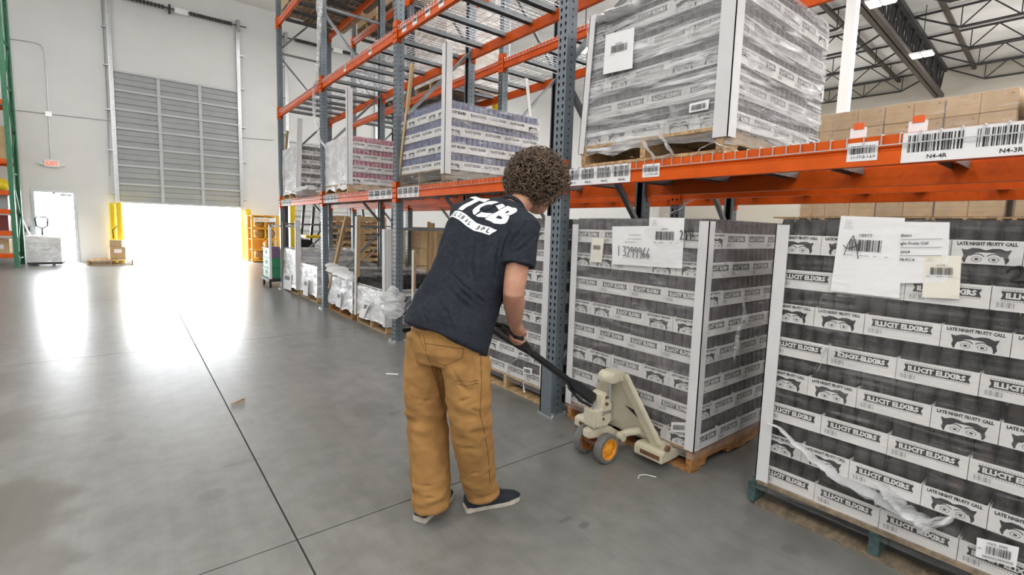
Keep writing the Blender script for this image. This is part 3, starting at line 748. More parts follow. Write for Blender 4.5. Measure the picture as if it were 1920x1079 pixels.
# beam location labels: (bay, level, y from, y to, text list)
def beam_label(bm_obj, y0, y1, texts, seed, full=True):
    base = bm_obj.matrix_basis @ Vector((0, 0, 0)); Yb = YP[0]+bm_obj.location.y
    q = MB(); a, b = y0-Yb, y1-Yb; zl, zh = (.002, .119) if full else (.022, .10)
    q.mm((-.0022, a, zl), (-.0003, b, zh))
    lo = q.build('location_label', M['paper'], bm_obj)
    p = MB(); n = len(texts)
    for i, s in enumerate(texts):
        c = b-(b-a)*(i+.5)/n; wd = (b-a)/n
        barcode(p, (-.0034, c, .074 if full else .069), (0, -1, 0), (0, 0, 1), wd*.82, .066 if full else .034, 0, seed+i, 22)
        if s: word(p, s, (-.0034, c-wd*.05, .021 if full else .039), (0, -1, 0), (0, 0, 1), h=.016 if full else .012, bold=.012)
    p.build('label_print', M['ink'], lo, kind='stuff')
f0 = B1[(0, 0, 'front')]; f1 = B1[(1, 0, 'front')]; f2 = B1[(2, 0, 'front')]; f3 = B1[(3, 0, 'front')]
beam_label(f0, -.02, .585, ['N4-4R', 'N4-3R', 'N4-2R'], 3); beam_label(f0, 1.93, 2.50, ['N4-1L', 'N4-2L', 'N4-3L', 'N4-4L'], 9)
beam_label(f0, .665, .775, ['11-17-E-1-LV'], 21, False); beam_label(f0, 1.72, 1.84, ['11-17-E-1-LR'], 22, False)
beam_label(f1, 4.72, 5.24, ['N5-1L', 'N5-2L', 'N5-3L', 'N5-4L'], 31); beam_label(f1, 2.65, 3.22, ['N5-4R', 'N5-3R', 'N5-2R', 'N5-1R'], 35)
beam_label(f2, 5.38, 6.10, ['N6-4R', 'N6-3R', 'N6-2R', 'N6-1R'], 41); beam_label(f2, 7.3, 7.95, ['N6-1L', 'N6-2L', 'N6-3L', 'N6-4L'], 45)
beam_label(f3, 9.9, 10.68, ['N7-1L', 'N7-2L', 'N7-3L', 'N7-4L'], 51)
g1 = B1[(1, 1, 'front')]; g2 = B1[(2, 1, 'front')]
for i, y in enumerate((5.15, 4.9, 4.62, 4.35)): beam_label(g1, y-.10, y, [''], 61+i, False)
for i, y in enumerate((7.0, 6.1)): beam_label(g2, y-.09, y, [''], 71+i, False)
# paper cards with orange stickers standing at the deck edge
for i, (px, py) in enumerate(((1608, 262), (1719, 254))):
    c = at(px, py, 'x', 2.475)
    t = thing('aisle_card', ['white card with an orange sticker, the left one above the orange beam', 'white card with an orange sticker, right one above the N4-4R barcode'][i], 'card', (2.475, c.y, 1.830), 0, 'sticker cards on the near deck')
    MB().mm((0, -.030, 0), (.003, .030, .042)).build('card', M['paper'], t)
    MB().mm((-.003, -.020, .035), (.0, .018, .062)).build('sticker', M['exitred'] if 0 else mat('fluorescent_orange_sticker', (.80, .12, .02), .6), t)

# ---------------------------------------------------------------- loads on the near rack and floor
# M: on the pallet jack
pallet((2.52+.61, 1.94, 0), 'orange-brown wooden pallet carried on the pallet jack forks', 0, 'orange')
LM = load('tall film-wrapped load of plum cans in white cases on the jack, marked 13299966', 2.52, 1.43, .14, 'FLFLFLFL', 'party', 'film_m',
          boards=((-1, -1, 0, 1.33, .062, BD, 0, 0), (-1, 1, -.02, 1.30, .062, BD, 0, 0)), amp=.006)
# R: nearest pallet on the right
pallet((2.50+.61, .545, 0), 'weathered pallet with blue-green stringers under the load at the right edge', 0, 'blue', None, 1.10)
LR = load('tall film-wrapped load of dark cans in white cases at the right edge, sheet 18977', 2.52, .03, .14, 'LFLFLFLF', 'late', 'film_light', near=True,
          boards=((-1, 1, -.005, 1.315, .062, BD, 0, 0),), amp=.005)
# U: on the beams above
pallet((2.48+.61, 1.87, LV[0]+.128), 'wooden pallet on the orange beam under the big glossy load', 0, '')
LU = load('big glossy wrapped load up on the orange beam above the jack load', 2.50, 1.36, LV[0]+.268, 'FLFLF', 'party', 'film_steep',
          boards=((-1, -1, -.06, .90, .085, BD, 0, 0), (-1, 1, -.05, .85, .05, BD, 0, -.06)), amp=.016, fdrop=.07, jag=.05)
# P: violet cans, bay A-B
pallet((2.48+.61, 4.77, LV[0]+.128), 'grey pallet on the beam under the wrapped violet cans', 0, 'grey')
LP = load('wrapped load of violet cans on the beam left of the man, tall white corner post', 2.50, 4.26, LV[0]+.268, 'LFLF', 'blue', 'film_m|film_mid|film_mid',
          boards=((-1, -1, -.05, 1.20, .075, BD, 0, 0), (-1, 1, -.02, 1.18, .05, 'kraft', 0, -.30), (1, -1, 0, 1.12, .05, BD, -.1, .12)), amp=.012, fdrop=.11, jag=.04)
# K: pink cans, bay B-C
pallet((2.48+.61, 7.46, LV[0]+.128), 'wooden pallet on the beam under the pink cans', 0, '')
LK = load('cloudy wrapped load of pink cans on the beam between the far uprights', 2.50, 6.95, LV[0]+.268, 'LFLF', 'pink', 'film_white|film_mid|film_mid',
          boards=((-1, -1, -.02, 1.32, .075, BD, 0, 0), (1, 1, 0, 1.1, .05, 'kraft', 0, -.2)), amp=.014, fdrop=.08, jag=.05)
# G: grey, bay C-D
pallet((2.48+.61, 10.15, LV[0]+.128), 'wooden pallet on the beam by the last upright of the aisle', 0, '')
LG = load('hazy wrapped load of grey cases on the beam by the last upright', 2.50, 9.64, LV[0]+.268, 'FLFLF', 'late', 'film_white|film_mid|film_mid',
          boards=((-1, -1, -.02, 1.30, .08, BD, .02, -.10), (-1, 1, .3, 1.25, .05, 'kraft', .1, 0)), amp=.014, fdrop=.06, jag=.05)
# floor row
pallet((2.52+.61, 3.22, 0), 'light wooden pallet on the floor just behind the near upright', 0, '')
L6 = load('full-height wrapped load on the floor behind the near upright, torn low film', 2.53, 2.71, .14, 'LFLFLFLF', 'party', 'film_m', near=True,
          boards=((-1, -1, 0, 1.36, .075, BD, 0, 0), (-1, 1, 0, 1.36, .06, BD, 0, 0)), amp=.008)
pallet((2.52+.61, 4.42, 0), 'wooden pallet mostly hidden behind the man', 0, '')
L5 = load('low wrapped load of red cans on the floor left of the man by the upright', 2.52, 3.91, .14, 'LFL', 'pink', 'film_hazy|film_mid|film_mid',
          boards=((-1, 1, .0, .98, .05, BD, 0, 0), (1, 1, .0, 1.25, .06, 'kraft', 0, -.1), (1, -1, .1, 1.28, .06, 'kraft', -.4, .30)), amp=.016, topfull=True)
pallet((2.52+.61, 6.20, 0), 'wooden pallet under the low load left of the second upright', 0, '')
L4 = load('low load in cloudy film with tall posts, left of the second upright', 2.52, 5.69, .14, 'LFL', 'late', 'film_white|film_mid|film_mid',
          boards=((-1, -1, -.04, 1.20, .09, BD, 0, .02), (-1, 1, -.04, 1.36, .08, BD, 0, -.05), (1, 1, .1, 1.3, .06, 'kraft', 0, 0)), amp=.02, fdrop=.02, flare=.015, filmtop=.40, topfull=True, jag=.04)
pallet((2.50+.61, 7.36, 0), 'orange-brown pallet on the floor right of the third upright', 0, 'orange')
L3 = load('low load in cloudy film with loose top, right of the third upright', 2.52, 6.85, .14, 'LFL', 'late', 'film_white|film_mid|film_mid',
          boards=((-1, 1, .2, 1.36, .07, 'kraft', .06, -.62), (1, -1, .1, 1.32, .06, 'kraft', 0, 0), (1, 1, .1, 1.3, .06, 'kraft', 0, 0)), amp=.022, fdrop=.03, flare=.015, filmtop=.54, jag=.05, topfull=True)
pallet((2.52+.61, 9.08, 0), 'wooden pallet on the floor left of the third upright', 0, '')
L2 = load('low load bagged in cloudy film, left of the third upright', 2.53, 8.57, .14, 'LFL', 'late', 'film_white|film_hazy|film_hazy', boards=((1, 1, .1, 1.2, .06, 'kraft', 0, 0),), amp=.02, fdrop=.03, flare=.012, filmtop=.50, jag=.04, topfull=True)
pallet((2.50+.61, 10.20, 0), 'wooden pallet on the floor at the last upright', 0, '')
L1 = load('bright white bagged load on the floor at the last upright', 2.50, 9.70, .14, 'LFLF', 'late', 'film_white|film_hazy|film_hazy', boards=((-1, -1, -.04, 1.28, .09, BD, 0, 0), (-1, 1, .1, 1.25, .07, 'kraft', 0, -.04)), amp=.022, fdrop=.03, flare=.012, filmtop=.72, jag=.04)
# ---------------------------------------------------------------- paperwork on the loads
def sheet(par, corners, m='paper', prints=(), label=None, rx=-.0):
    """paper quad given by photograph corners (tl, tr, br, bl) surveyed on the load's aisle face"""
    X = par['_fx']; P4 = [at(x, y, 'x', X) for x, y in corners]; L0 = par.location
    P4 = [p-L0 for p in P4]
    q = MB(); n = 6; vs = []
    for i in range(n+1):
        for j in range(n+1):
            u, v = i/n, j/n
            p = (P4[3]*(1-u)+P4[2]*u)*(1-v)+(P4[0]*(1-u)+P4[1]*u)*v; vs.append(p+Vector((-.002*noise.noise(p*9)-.001, 0, 0)))
    q.add(vs, [(i*(n+1)+j, (i+1)*(n+1)+j, (i+1)*(n+1)+j+1, i*(n+1)+j+1) for i in range(n) for j in range(n)])
    o = q.build('paper_sheet', M[m], par, smooth=True)
    if label: o['label'] = label
    ua = ((P4[1]-P4[0])+(P4[2]-P4[3]))*.5; va = ((P4[0]-P4[3])+(P4[1]-P4[2]))*.5
    W, H = ua.length, va.length; un, vn = ua.normalized(), va.normalized(); p = MB(); og = (P4[0]+P4[1]+P4[2]+P4[3])/4+Vector((-.0055, 0, 0))
    for it in prints:
        c = og+un*(it[1]-.5)*W+vn*(it[2]-.5)*H
        if it[0] == 'bar': barcode(p, c, un, vn, it[3]*W, it[4]*H, 0, it[5], 26)
        elif it[0] == 'line': p.quad(c-un*it[3]*W/2-vn*.001, c+un*it[3]*W/2-vn*.001, c+un*it[3]*W/2+vn*.001, c-un*it[3]*W/2+vn*.001, 1)
        else: word(p, it[0], c, un, vn, w=it[3]*W, h=it[4]*H, bold=it[5], mat=it[6] if len(it) > 6 else 0)
    if prints: p.build('sheet_print', [M['ink'], M['greyink']], o, kind='stuff')
    return o
def scrawl(par, pts, r=.004, name='marker_scrawl', fx=None):
    q = MB(); X = par['_fx']-.008 if fx is None else fx
    for st in pts: q.tube([at(x, y, 'x', X)-par.location for x, y in st], r, 5)
    q.build(name, M['ink'], par)
LR['_fx'] = 2.507; LM['_fx'] = 2.507; LU['_fx'] = 2.47; L6['_fx'] = 2.512
hdr = [('Customer', .17, .945, .10, .016, .0, 1), ('Received', .17, .915, .10, .016, 0, 1), ('Reference', .17, .885, .11, .016, 0, 1), ('Container ID', .17, .855, .15, .016, 0, 1)]
sheet(LR, ((1690, 416), (1781, 417), (1776, 530), (1682, 532)), prints=[('Elixirs', .14, .79, .22, .045, .012), ('ight Fruity Call', .31, .65, .58, .06, .012), ('2024', .13, .515, .20, .045, .012), ('78-FC-6', .18, .385, .32, .045, .012), ('line', .45, .72, .85, .01), ('line', .45, .585, .85, .01), ('line', .45, .45, .85, .01)])
sheet(LR, ((1577, 405), (1697, 409), (1686, 560), (1557, 546)), prints=hdr+[('18977', .45, .76, .19, .040, .0), ('bar', .46, .63, .50, .15, 77), ('line', .22, .50, .12, .01), ('line', .45, .50, .14, .01), ('line', .62, .50, .06, .01), ('line', .78, .50, .06, .01)])
sheet(LR, ((1733, 479), (1803, 480), (1799, 561), (1729, 558)), 'cream_paper', prints=[('Customer', .18, .93, .14, .018, 0, 1), ('Received', .18, .90, .14, .018, 0, 1), ('91778', .48, .765, .22, .035, 0), ('bar', .50, .635, .60, .17, 12), ('line', .15, .51, .10, .01), ('line', .45, .51, .16, .01), ('line', .75, .51, .10, .01)], label='small cream sheet with barcode 91778')
LR['_fx'] = 2.500
sheet(LR, ((1832, 1008), (1911, 1027), (1905, 1066), (1829, 1044)), prints=[('VOICE:  [0042]', .50, .84, .5, .14, .01), ('bar', .55, .52, .6, .40, 5), ('0000000298900042', .55, .17, .75, .13, 0), ('RJWW', .09, .50, .10, .10, 0)], label='white barcode sticker low on the load')
LR['_fx'] = 2.507
scrawl(LR, [[(1582, 479), (1590, 458), (1600, 442)], [(1600, 442), (1606, 462), (1609, 486)], [(1581, 460), (1588, 466), (1600, 464), (1612, 457)]], .0016)
scrawl(LR, [[(1886, 510), (1898, 502), (1912, 500), (1922, 503)], [(1896, 526), (1908, 528), (1924, 527)], [(1922, 503), (1912, 514), (1896, 526)]], .004)
sheet(LM, ((1148, 425), (1223, 424), (1216, 500), (1148, 496)), prints=[('line', .6, .78, .3, .01), ('line', .6, .68, .35, .01), ('line', .5, .60, .3, .01)])
sheet(LM, ((1218, 408), (1284, 409), (1279, 504), (1213, 500)), prints=hdr+[('18974', .47, .77, .19, .035, 0), ('bar', .49, .64, .53, .17, 7), ('line', .2, .50, .1, .01), ('line', .40, .50, .14, .01), ('line', .67, .50, .1, .01), ('line', .85, .50, .06, .01)])
sheet(LM, ((1110, 446), (1133, 448), (1128, 493), (1106, 491)), 'cream_paper', prints=[('bar', .5, .62, .6, .18, 4)], label='small cream barcode sheet')
LM['_fx'] = 2.512
sheet(LM, ((1259, 792), (1290, 793), (1288, 812), (1257, 810)), prints=[('bar', .5, .5, .7, .5, 8)])
LM['_fx'] = 2.507
dg = {'1': [[(0, 0), (0, 1)]], '3': [[(0, .95), (.5, .95), (.35, .6), (.15, .55), (.5, .4), (.4, .05), (0, .08)]], '2': [[(0, .8), (.25, 1), (.5, .8), (.35, .4), (0, 0), (.55, .05)]], '9': [[(.5, .85), (.2, 1), (.02, .75), (.2, .55), (.5, .8), (.48, .4), (.4, -.1)]], '6': [[(.45, 1), (.12, .55), (.05, .2), (.25, 0), (.5, .2), (.35, .45), (.08, .3)]], '7': [[(0, 1), (.5, 1), (.2, 0)], [(.05, .5), (.4, .5)]], '1b': [[(0, 0), (0, 1)]], 'n': [[(0, 0), (.05, 1), (.35, .4), (.5, 1), (.5, 0)]], '4': [[(.05, 1), (.0, .5), (.5, .5)], [(.45, 1), (.4, -.2)]]}
def handwriting(par, s, x, y, w, h, pitch, slope=0, r=.0022, X=None):
    st = []
    for i, c in enumerate(s):
        for sg in dg[c]: st.append([(x+i*pitch+p[0]*w, y+slope*i-p[1]*h) for p in sg])
    scrawl(par, st, r, fx=X)
handwriting(LM, '13299966', 1160, 480, 11, 19, 7.4, .7)
handwriting(LM, '2941', 1275, 449, 9, 17, 8.0, -1.2, .0030)
sheet(LU, ((1136, 66), (1190, 51), (1186, 128), (1131, 140)), prints=[('18979', .5, .70, .22, .04, 0), ('bar', .52, .58, .55, .18, 14), ('line', .3, .44, .2, .01)])
LU['_fx'] = 2.478
sheet(LU, ((1293, 195), (1330, 186), (1328, 205), (1292, 212)), prints=[('bar', .5, .45, .75, .55, 15)])
sheet(L6, ((982, 688), (998, 692), (997, 704), (980, 700)), prints=[('bar', .5, .5, .7, .6, 17)])
for o in (LR, LM, LU, L6): del o['_fx']
for nm, ld, cor in (('a', L1, ((532, 512), (547, 516), (546, 545), (530, 541))), ('b', L2, ((569, 523), (578, 526), (577, 556), (568, 553))), ('c', L3, ((632, 548), (640, 549), (638, 578), (629, 574))), ('d', L4, ((683, 567), (694, 569), (681, 598), (672, 594)))):
    ld['_fx'] = 2.47; sheet(ld, cor, prints=[('bar', .5, .75, .6, .25, 30)]); del ld['_fx']
# ---------------------------------------------------------------- torn and loose film
def crumple(name, par, pts, r, seed, m='film_bag', flat=.35, lump=.5, n=9):
    q = MB(); P2 = [Vector(p) for p in pts]; out = []
    for i in range(len(P2)-1):
        for k in range(6): out.append(P2[i].lerp(P2[i+1], k/6))
    out.append(P2[-1]); rr = []
    for i, p in enumerate(out):
        t = i/(len(out)-1); j = t*(len(r)-1); a = int(min(j, len(r)-2)); rr.append((r[a]*(1-(j-a))+r[a+1]*(j-a))*(1+lump*noise.noise((i*.9+seed, 0, 0))))
    q.tube(out, rr, n, 0, True, flat)
    q.v = [tuple(Vector(v)+Vector((noise.noise((v[0]*22+seed, v[1]*22, v[2]*22)), noise.noise((v[0]*22, v[1]*22+seed, v[2]*22)), noise.noise((v[0]*22, v[1]*22, v[2]*22+seed))))*.012*lump*2) for v in q.v]
    return q.build(name, M[m], par, smooth=True)
def onface(par, pts, X): return [at(x, y, 'x', X)-par.location for x, y in pts]
crumple('torn_film', LR, onface(LR, ((1438, 790), (1480, 822), (1530, 866), (1575, 900), (1640, 930), (1700, 968)), 2.485), (.008, .014, .022, .032, .045, .055, .02), 2, 'film_hazy')
crumple('torn_film', LR, onface(LR, ((1645, 905), (1665, 925), (1690, 955), (1740, 985), (1800, 968)), 2.48), (.02, .05, .05, .07, .004), 5)
crumple('torn_film', LR, onface(LR, ((1545, 650), (1560, 656), (1600, 672), (1640, 680)), 2.49), (.012, .012, .006, .002), 8)
crumple('torn_film', LR, onface(LR, ((1550, 652), (1540, 680), (1528, 705)), 2.492), (.014, .008, .003), 9)
crumple('torn_film', LM, [at(1392, 540, 'y', 1.40)-LM.location, at(1396, 590, 'y', 1.40)-LM.location, at(1380, 640, 'y', 1.40)-LM.location, at(1377, 680, 'y', 1.40)-LM.location], (.004, .012, .012, .003), 4, 'film_mid')
crumple('film_tail', LM, [at(1240, 408, 'x', 2.55)-LM.location, at(1278, 390, 'x', 2.62)-LM.location, at(1298, 374, 'x', 2.62)-LM.location], (.006, .012, .016), 3)
crumple('torn_film', L6, onface(L6, ((952, 690), (962, 676), (978, 668), (990, 672)), 2.505), (.004, .02, .02, .008), 6)
crumple('torn_film', LU, onface(LU, ((1205, 262), (1240, 255), (1262, 290), (1228, 300), (1205, 262)), 2.46), (.01, .03, .02, .03, .01), 11)
crumple('torn_film', LU, onface(LU, ((1240, 250), (1270, 220), (1262, 200)), 2.47), (.02, .06, .03), 12, 'film_mid')
crumple('film_tail', LU, onface(LU, ((1303, 292), (1312, 276), (1340, 268), (1365, 275)), 2.455), (.004, .008, .008, .01), 13)
crumple('film_bunch', LU, onface(LU, ((1120, 40), (1150, 30), (1190, 15), (1204, -8)), 2.48), (.03, .09, .07, .03), 14, 'film_white', .3)
tag(crumple('film_wad', None, [at(585, 352, 'x', 2.50), at(574, 358, 'x', 2.50), at(562, 368, 'x', 2.46)], (.08, .17, .08), 15, 'film_white', .5), 'crumpled white film wad on the beam edge left of the pink cans', 'film')
tag(crumple('film_strip', None, [at(600, 0, 'x', 2.42), at(598, 60, 'x', 2.41), at(596, 150, 'x', 2.42), at(588, 165, 'x', 2.41), at(590, 220, 'x', 2.41), at(600, 262, 'x', 2.42), at(612, 278, 'x', 2.46)], (.06, .03, .035, .03, .03, .03, .02), 16, 'film_bag', .5), 'long strip of clear film hanging down the third upright', 'film')
#if 0: crumple('film_bunch', LK, [at(585, 355, 'x', 2.46)-LK.location, at(572, 362, 'x', 2.44)-LK.location, at(560, 375, 'x', 2.42)-LK.location], (.10, .22, .10), 15, 'film_white', .5)
#if 0: crumple('film_tail', LK, [at(600, 0, 'x', 2.5)-LK.location, at(598, 60, 'x', 2.41)-LK.location, at(596, 150, 'x', 2.42)-LK.location, at(588, 165, 'x', 2.41)-LK.location, at(590, 220, 'x', 2.41)-LK.location, at(600, 262, 'x', 2.5)-LK.location, at(612, 278, 'x', 2.6)-LK.location], (.08, .05, .06, .05, .05, .05, .03), 16, 'film_bag', .5)
crumple('film_bunch', L5, [at(738, 540, 'x', 2.44)-L5.location, at(736, 560, 'x', 2.37)-L5.location, at(738, 580, 'x', 2.37)-L5.location, at(742, 596, 'x', 2.42)-L5.location], (.05, .13, .14, .05), 17, 'film_bag', .7)
crumple('film_bunch', L3, [at(620, 497, 'x', 2.46)-L3.location, at(640, 512, 'x', 2.44)-L3.location, at(660, 525, 'x', 2.46)-L3.location], (.10, .16, .08), 18, 'film_white', .35)
crumple('film_tail', L6, [at(982, 718, 'x', 2.47)-L6.location, at(984, 735, 'x', 2.46)-L6.location], (.005, .008), 19, 'film_white')
# ---------------------------------------------------------------- pallet jack
JX, JY = 2.20, 1.90
J = thing('pallet_jack', 'cream pallet jack with orange-hubbed wheels pushed under the 13299966 load', 'pallet jack', (JX, JY, 0))
def jl(*p): return Vector(p)-Vector((JX, JY, 0))
def jbuild(q, n, m, par=None, **k): 
    return q.build(n, m, par or J, **k)
# forks: pressed channel with a sloping heel bracket
for s in (-1, 1):
    yc = JY+s*.255; q = MB()
    q.mm(jl(2.50, yc-.08, .052), jl(3.60, yc+.08, .058+.038)); f = jbuild(q, 'fork', M['cream'], bevel=.008)
    q = MB(); q.prism([(0, .045), (.16, .045), (.22, .06), (.22, .10), (.03, .115), (0, .10)], jl(2.39, yc-.10, 0), (1, 0, 0), (0, 0, 1), (0, 1, 0), .20)
    q.build('fork_heel', M['cream'], f, bevel=.005)
    q = MB(); q.mm(jl(2.385, yc-.085, .064), jl(2.3895, yc+.05, .088)); q.build('worn_sticker', M['rust'], f)
    q = MB(); q.cyl(jl(3.45, yc, .04), .038, .09, 16, 0, 'y'); q.build('load_wheel', M['greytyre'], f)
    q = MB(); q.cyl(jl(2.435, yc-.105, .135), .017, .02, 14, 0, 'y'); q.build('pivot_bolt', M['rust'], f)
# A-frame: rounded head with two legs running down to the fork heels
q = MB()
hd = Vector(jl(2.325, JY, .50))
q.lathe([(.001, .032), (.035, .030), (.055, .018), (.062, 0), (.060, -.025), (.05, -.04), (.001, -.042)], hd, 'z', 20)
q.prism([(-.055, -.03), (.06, -.03), (.10, -.065), (.105, -.02), (.07, .025), (-.03, .032), (-.055, .01)], hd+Vector((0, -.058, 0)), (1, 0, 0), (0, 0, 1), (0, 1, 0), .116)
afr = jbuild(q, 'frame_head', M['cream'], smooth=True, bevel=.006)
for s in (-1, 1):
    a = hd+Vector((.065, s*.045, .005)); b = jl(2.455, JY+s*.275, .115); q = MB()
    q.bar(a, b, .082, .030, up=(1, 0, .55)); q.bar(b+Vector((0, 0, .01)), b+Vector((.10, 0, -.02)), .10, .05)
    jbuild(q, 'frame_leg', M['cream'], bevel=.006)
q = MB(); vs = [hd+Vector((.085, -.05, -.02)), hd+Vector((.085, .05, -.02)), jl(2.50, JY+.23, .10), jl(2.50, JY-.23, .10)]
q.add(vs+[v+Vector((.006, 0, 0)) for v in vs], [(0, 1, 2, 3), (7, 6, 5, 4), (0, 4, 5, 1), (1, 5, 6, 2), (2, 6, 7, 3), (3, 7, 4, 0)]); jbuild(q, 'back_plate', M['cream'])
q = MB(); q.add([jl(2.455, JY-.02, .29), jl(2.455, JY-.11, .28), jl(2.472, JY-.12, .22), jl(2.472, JY-.03, .225)], [(0, 1, 2, 3)]); jbuild(q, 'capacity_plate', M['black'])
# pump body with lugs, piston, yoke
q = MB(); o = jl(2.225, JY-.05, 0)
q.prism([(-.085, .215), (.035, .205), (.068, .225), (.068, .355), (.045, .365), (.035, .395), (.012, .425), (-.012, .415), (-.02, .375), (-.03, .33), (-.085, .325)], o, (1, 0, 0), (0, 0, 1), (0, 1, 0), .10)
pump = jbuild(q, 'pump_body', M['cream'], bevel=.010)
q = MB(); 
for z, x in ((.395, .008), (.352, .012)): q.cyl(o+Vector((x, -.004, z)), .010, .012, 12, 0, 'y')
q.cyl(o+Vector((-.01, -.002, .262)), .009, .008, 12, 0, 'y'); q.build('lug_bolt', M['rust'], pump, kind='stuff')
q = MB(); word(q, 'CROWN', o+Vector((.018, -.0015, .295)), (1, 0, 0), (0, 0, 1), w=.085, h=.024, bold=.01, shear=.3); q.build('maker_lettering', M['black'], pump)
q = MB(); q.tube([jl(2.325, JY, .22), jl(2.325, JY, .48)], .011, 12); q.tube([jl(2.325, JY, .22), jl(2.325, JY, .33)], .03, 14); jbuild(q, 'piston', M['galv'])
q = MB(); q.tube([jl(2.165, JY-.02, .30), jl(2.165, JY-.02, .375)], .012, 10); q.tube([jl(2.165, JY+.03, .30), jl(2.165, JY+.03, .375)], .012, 10); jbuild(q, 'pump_spring', M['galv'], kind='stuff')
q = MB(); q.prism([(-.10, .20), (.02, .215), (.10, .18), (.19, .125), (.20, .09), (.16, .085), (.06, .12), (-.02, .135), (-.10, .15)], jl(2.22, JY-.03, 0), (1, 0, 0), (0, 0, 1), (0, 1, 0), .06)
jbuild(q, 'steering_yoke', M['cream'], bevel=.008)
for s in (-1, 1):                        # rocker arms to the fork linkage
    q = MB(); q.tube([jl(2.37, JY+s*.06, .125), jl(2.40, JY+s*.10, .15), jl(2.47, JY+s*.13, .155), jl(2.53, JY+s*.17, .10)], [.020, .024, .026, .02], 10)
    q.cyl(jl(2.365, JY+s*.075, .122), .026, .045, 16, 0, 'y'); jbuild(q, 'rocker_arm', M['cream'], smooth=True)
q = MB(); q.tube([jl(2.20, JY-.05, .09), jl(2.20, JY+.09, .09)], .013, 10); jbuild(q, 'axle', M['rust'])
for s, yy in ((-1, JY-.085), (1, JY+.085)):
    q = MB(); r = .09; w2 = .026
    q.lathe([(r*.72, -w2), (r*.94, -w2), (r, -w2*.6), (r, w2*.6), (r*.94, w2), (r*.72, w2)], jl(2.215, yy, r), 'y', 36); wl = jbuild(q, 'steer_wheel', M['greytyre'], smooth=True)
    hm = M['hub'] if s < 0 else M['hubrust']
    q = MB(); sg = -1
    q.lathe([(r*.73, -w2*1.02), (r*.64, -w2*.98), (r*.60, -w2*.55), (r*.34, -w2*.55), (r*.32, -w2*.95), (r*.25, -w2*1.0), (.001, -w2*1.0)], jl(2.215, yy, r), 'y', 36); q.lathe([(r*.73, w2), (.001, w2*.6)], jl(2.215, yy, r), 'y', 36)
    hb = q.build('hub', hm, wl, smooth=True)
    q = MB()
    for k in range(8):
        a = k*PI/4; c = jl(2.215, yy, r); q.bar(c+Vector((math.cos(a)*r*.32, -w2*.62, math.sin(a)*r*.32)), c+Vector((math.cos(a)*r*.62, -w2*.62, math.sin(a)*r*.62)), .007, .012, up=(0, 1, 0))
    q.build('hub_ribs', hm if s < 0 else M['rust'], wl, kind='stuff')
# handle
E0 = Vector((1.395, 1.895, .925)); E1 = Vector((2.165, JY, .385)); hd_ = (E1-E0).normalized(); SL = Vector((-.06, .998, 0)).normalized()
jo = Vector((JX, JY, 0)); Jn = E0+hd_*.30
q = MB(); q.bar(Jn-jo-hd_*.02, E1-hd_*.20-jo, .042, .034, up=(0, 0, 1)); sh = jbuild(q, 'handle_shaft', M['black'], bevel=.008)
q = MB(); up = SL.cross(hd_).normalized()
base = E1-jo; q.prism([(-.26, -.018), (-.20, -.03), (0, -.034), (.015, 0), (0, .034), (-.20, .03), (-.26, .018)], base-SL*.022+Vector((0, 0, 0)), hd_, up, SL, .044); jbuild(q, 'handle_base', M['black'], bevel=.006)
q = MB(); ga, gb = E0-SL*.105, E0+SL*.105
loop = [Jn-SL*.02, Jn-SL*.05-hd_*.06, Jn-SL*.085-hd_*.14, ga+hd_*.04, ga+SL*.02-hd_*.005, E0-hd_*.012, gb-SL*.02-hd_*.005, gb+hd_*.04, Jn+SL*.085-hd_*.14, Jn+SL*.05-hd_*.06, Jn+SL*.02]
q.tube([p-jo for p in loop], .0165, 12); jbuild(q, 'handle_loop', M['black'], smooth=True)
q = MB(); q.bar(E0+hd_*.04-jo, Jn-jo, .024, .012, up=(0, 0, 1)); q.tube([E0+hd_*.05-jo, E0+hd_*.11+up*-.04-jo], .008, 8); jbuild(q, 'control_lever', M['black'])
q = MB(); q.tube([E1-hd_*.24+up*.03-jo, E1-hd_*.10+up*.055-jo, jl(2.15, JY, .34)], .009, 8); jbuild(q, 'control_rod', M['black'])

# ---------------------------------------------------------------- the man
def vox(q, size, it=6, fac=.6):
    me = q.mesh('tmp', []); o = bpy.data.objects.new('tmp', me); COL.objects.link(o)
    m = o.modifiers.new('r', 'REMESH'); m.mode = 'VOXEL'; m.voxel_size = size; m.use_smooth_shade = True
    if it: s = o.modifiers.new('s', 'SMOOTH'); s.factor = fac; s.iterations = it
    dg = bpy.context.evaluated_depsgraph_get(); out = bpy.data.meshes.new_from_object(o.evaluated_get(dg))
    bpy.data.objects.remove(o); bpy.data.meshes.remove(me); return out
def loft(q, rings, n=32, p=2.2):
    vs = []; k = 0
    for c, A, B in rings:
        c, A, B = Vector(c), Vector(A), Vector(B)
        for i in range(n):
            t = 2*PI*i/n; ct, st = math.cos(t), math.sin(t)
            e = 2/p; x = math.copysign(abs(ct)**e, ct); y = math.copysign(abs(st)**e, st); vs.append(c+A*x+B*y)
    m = len(rings); fs = [(i*n+j, i*n+(j+1) % n, (i+1)*n+(j+1) % n, (i+1)*n+j) for i in range(m-1) for j in range(n)]
    fs += [tuple(range(n-1, -1, -1)), tuple((m-1)*n+j for j in range(n))]; return q.add(vs, fs)
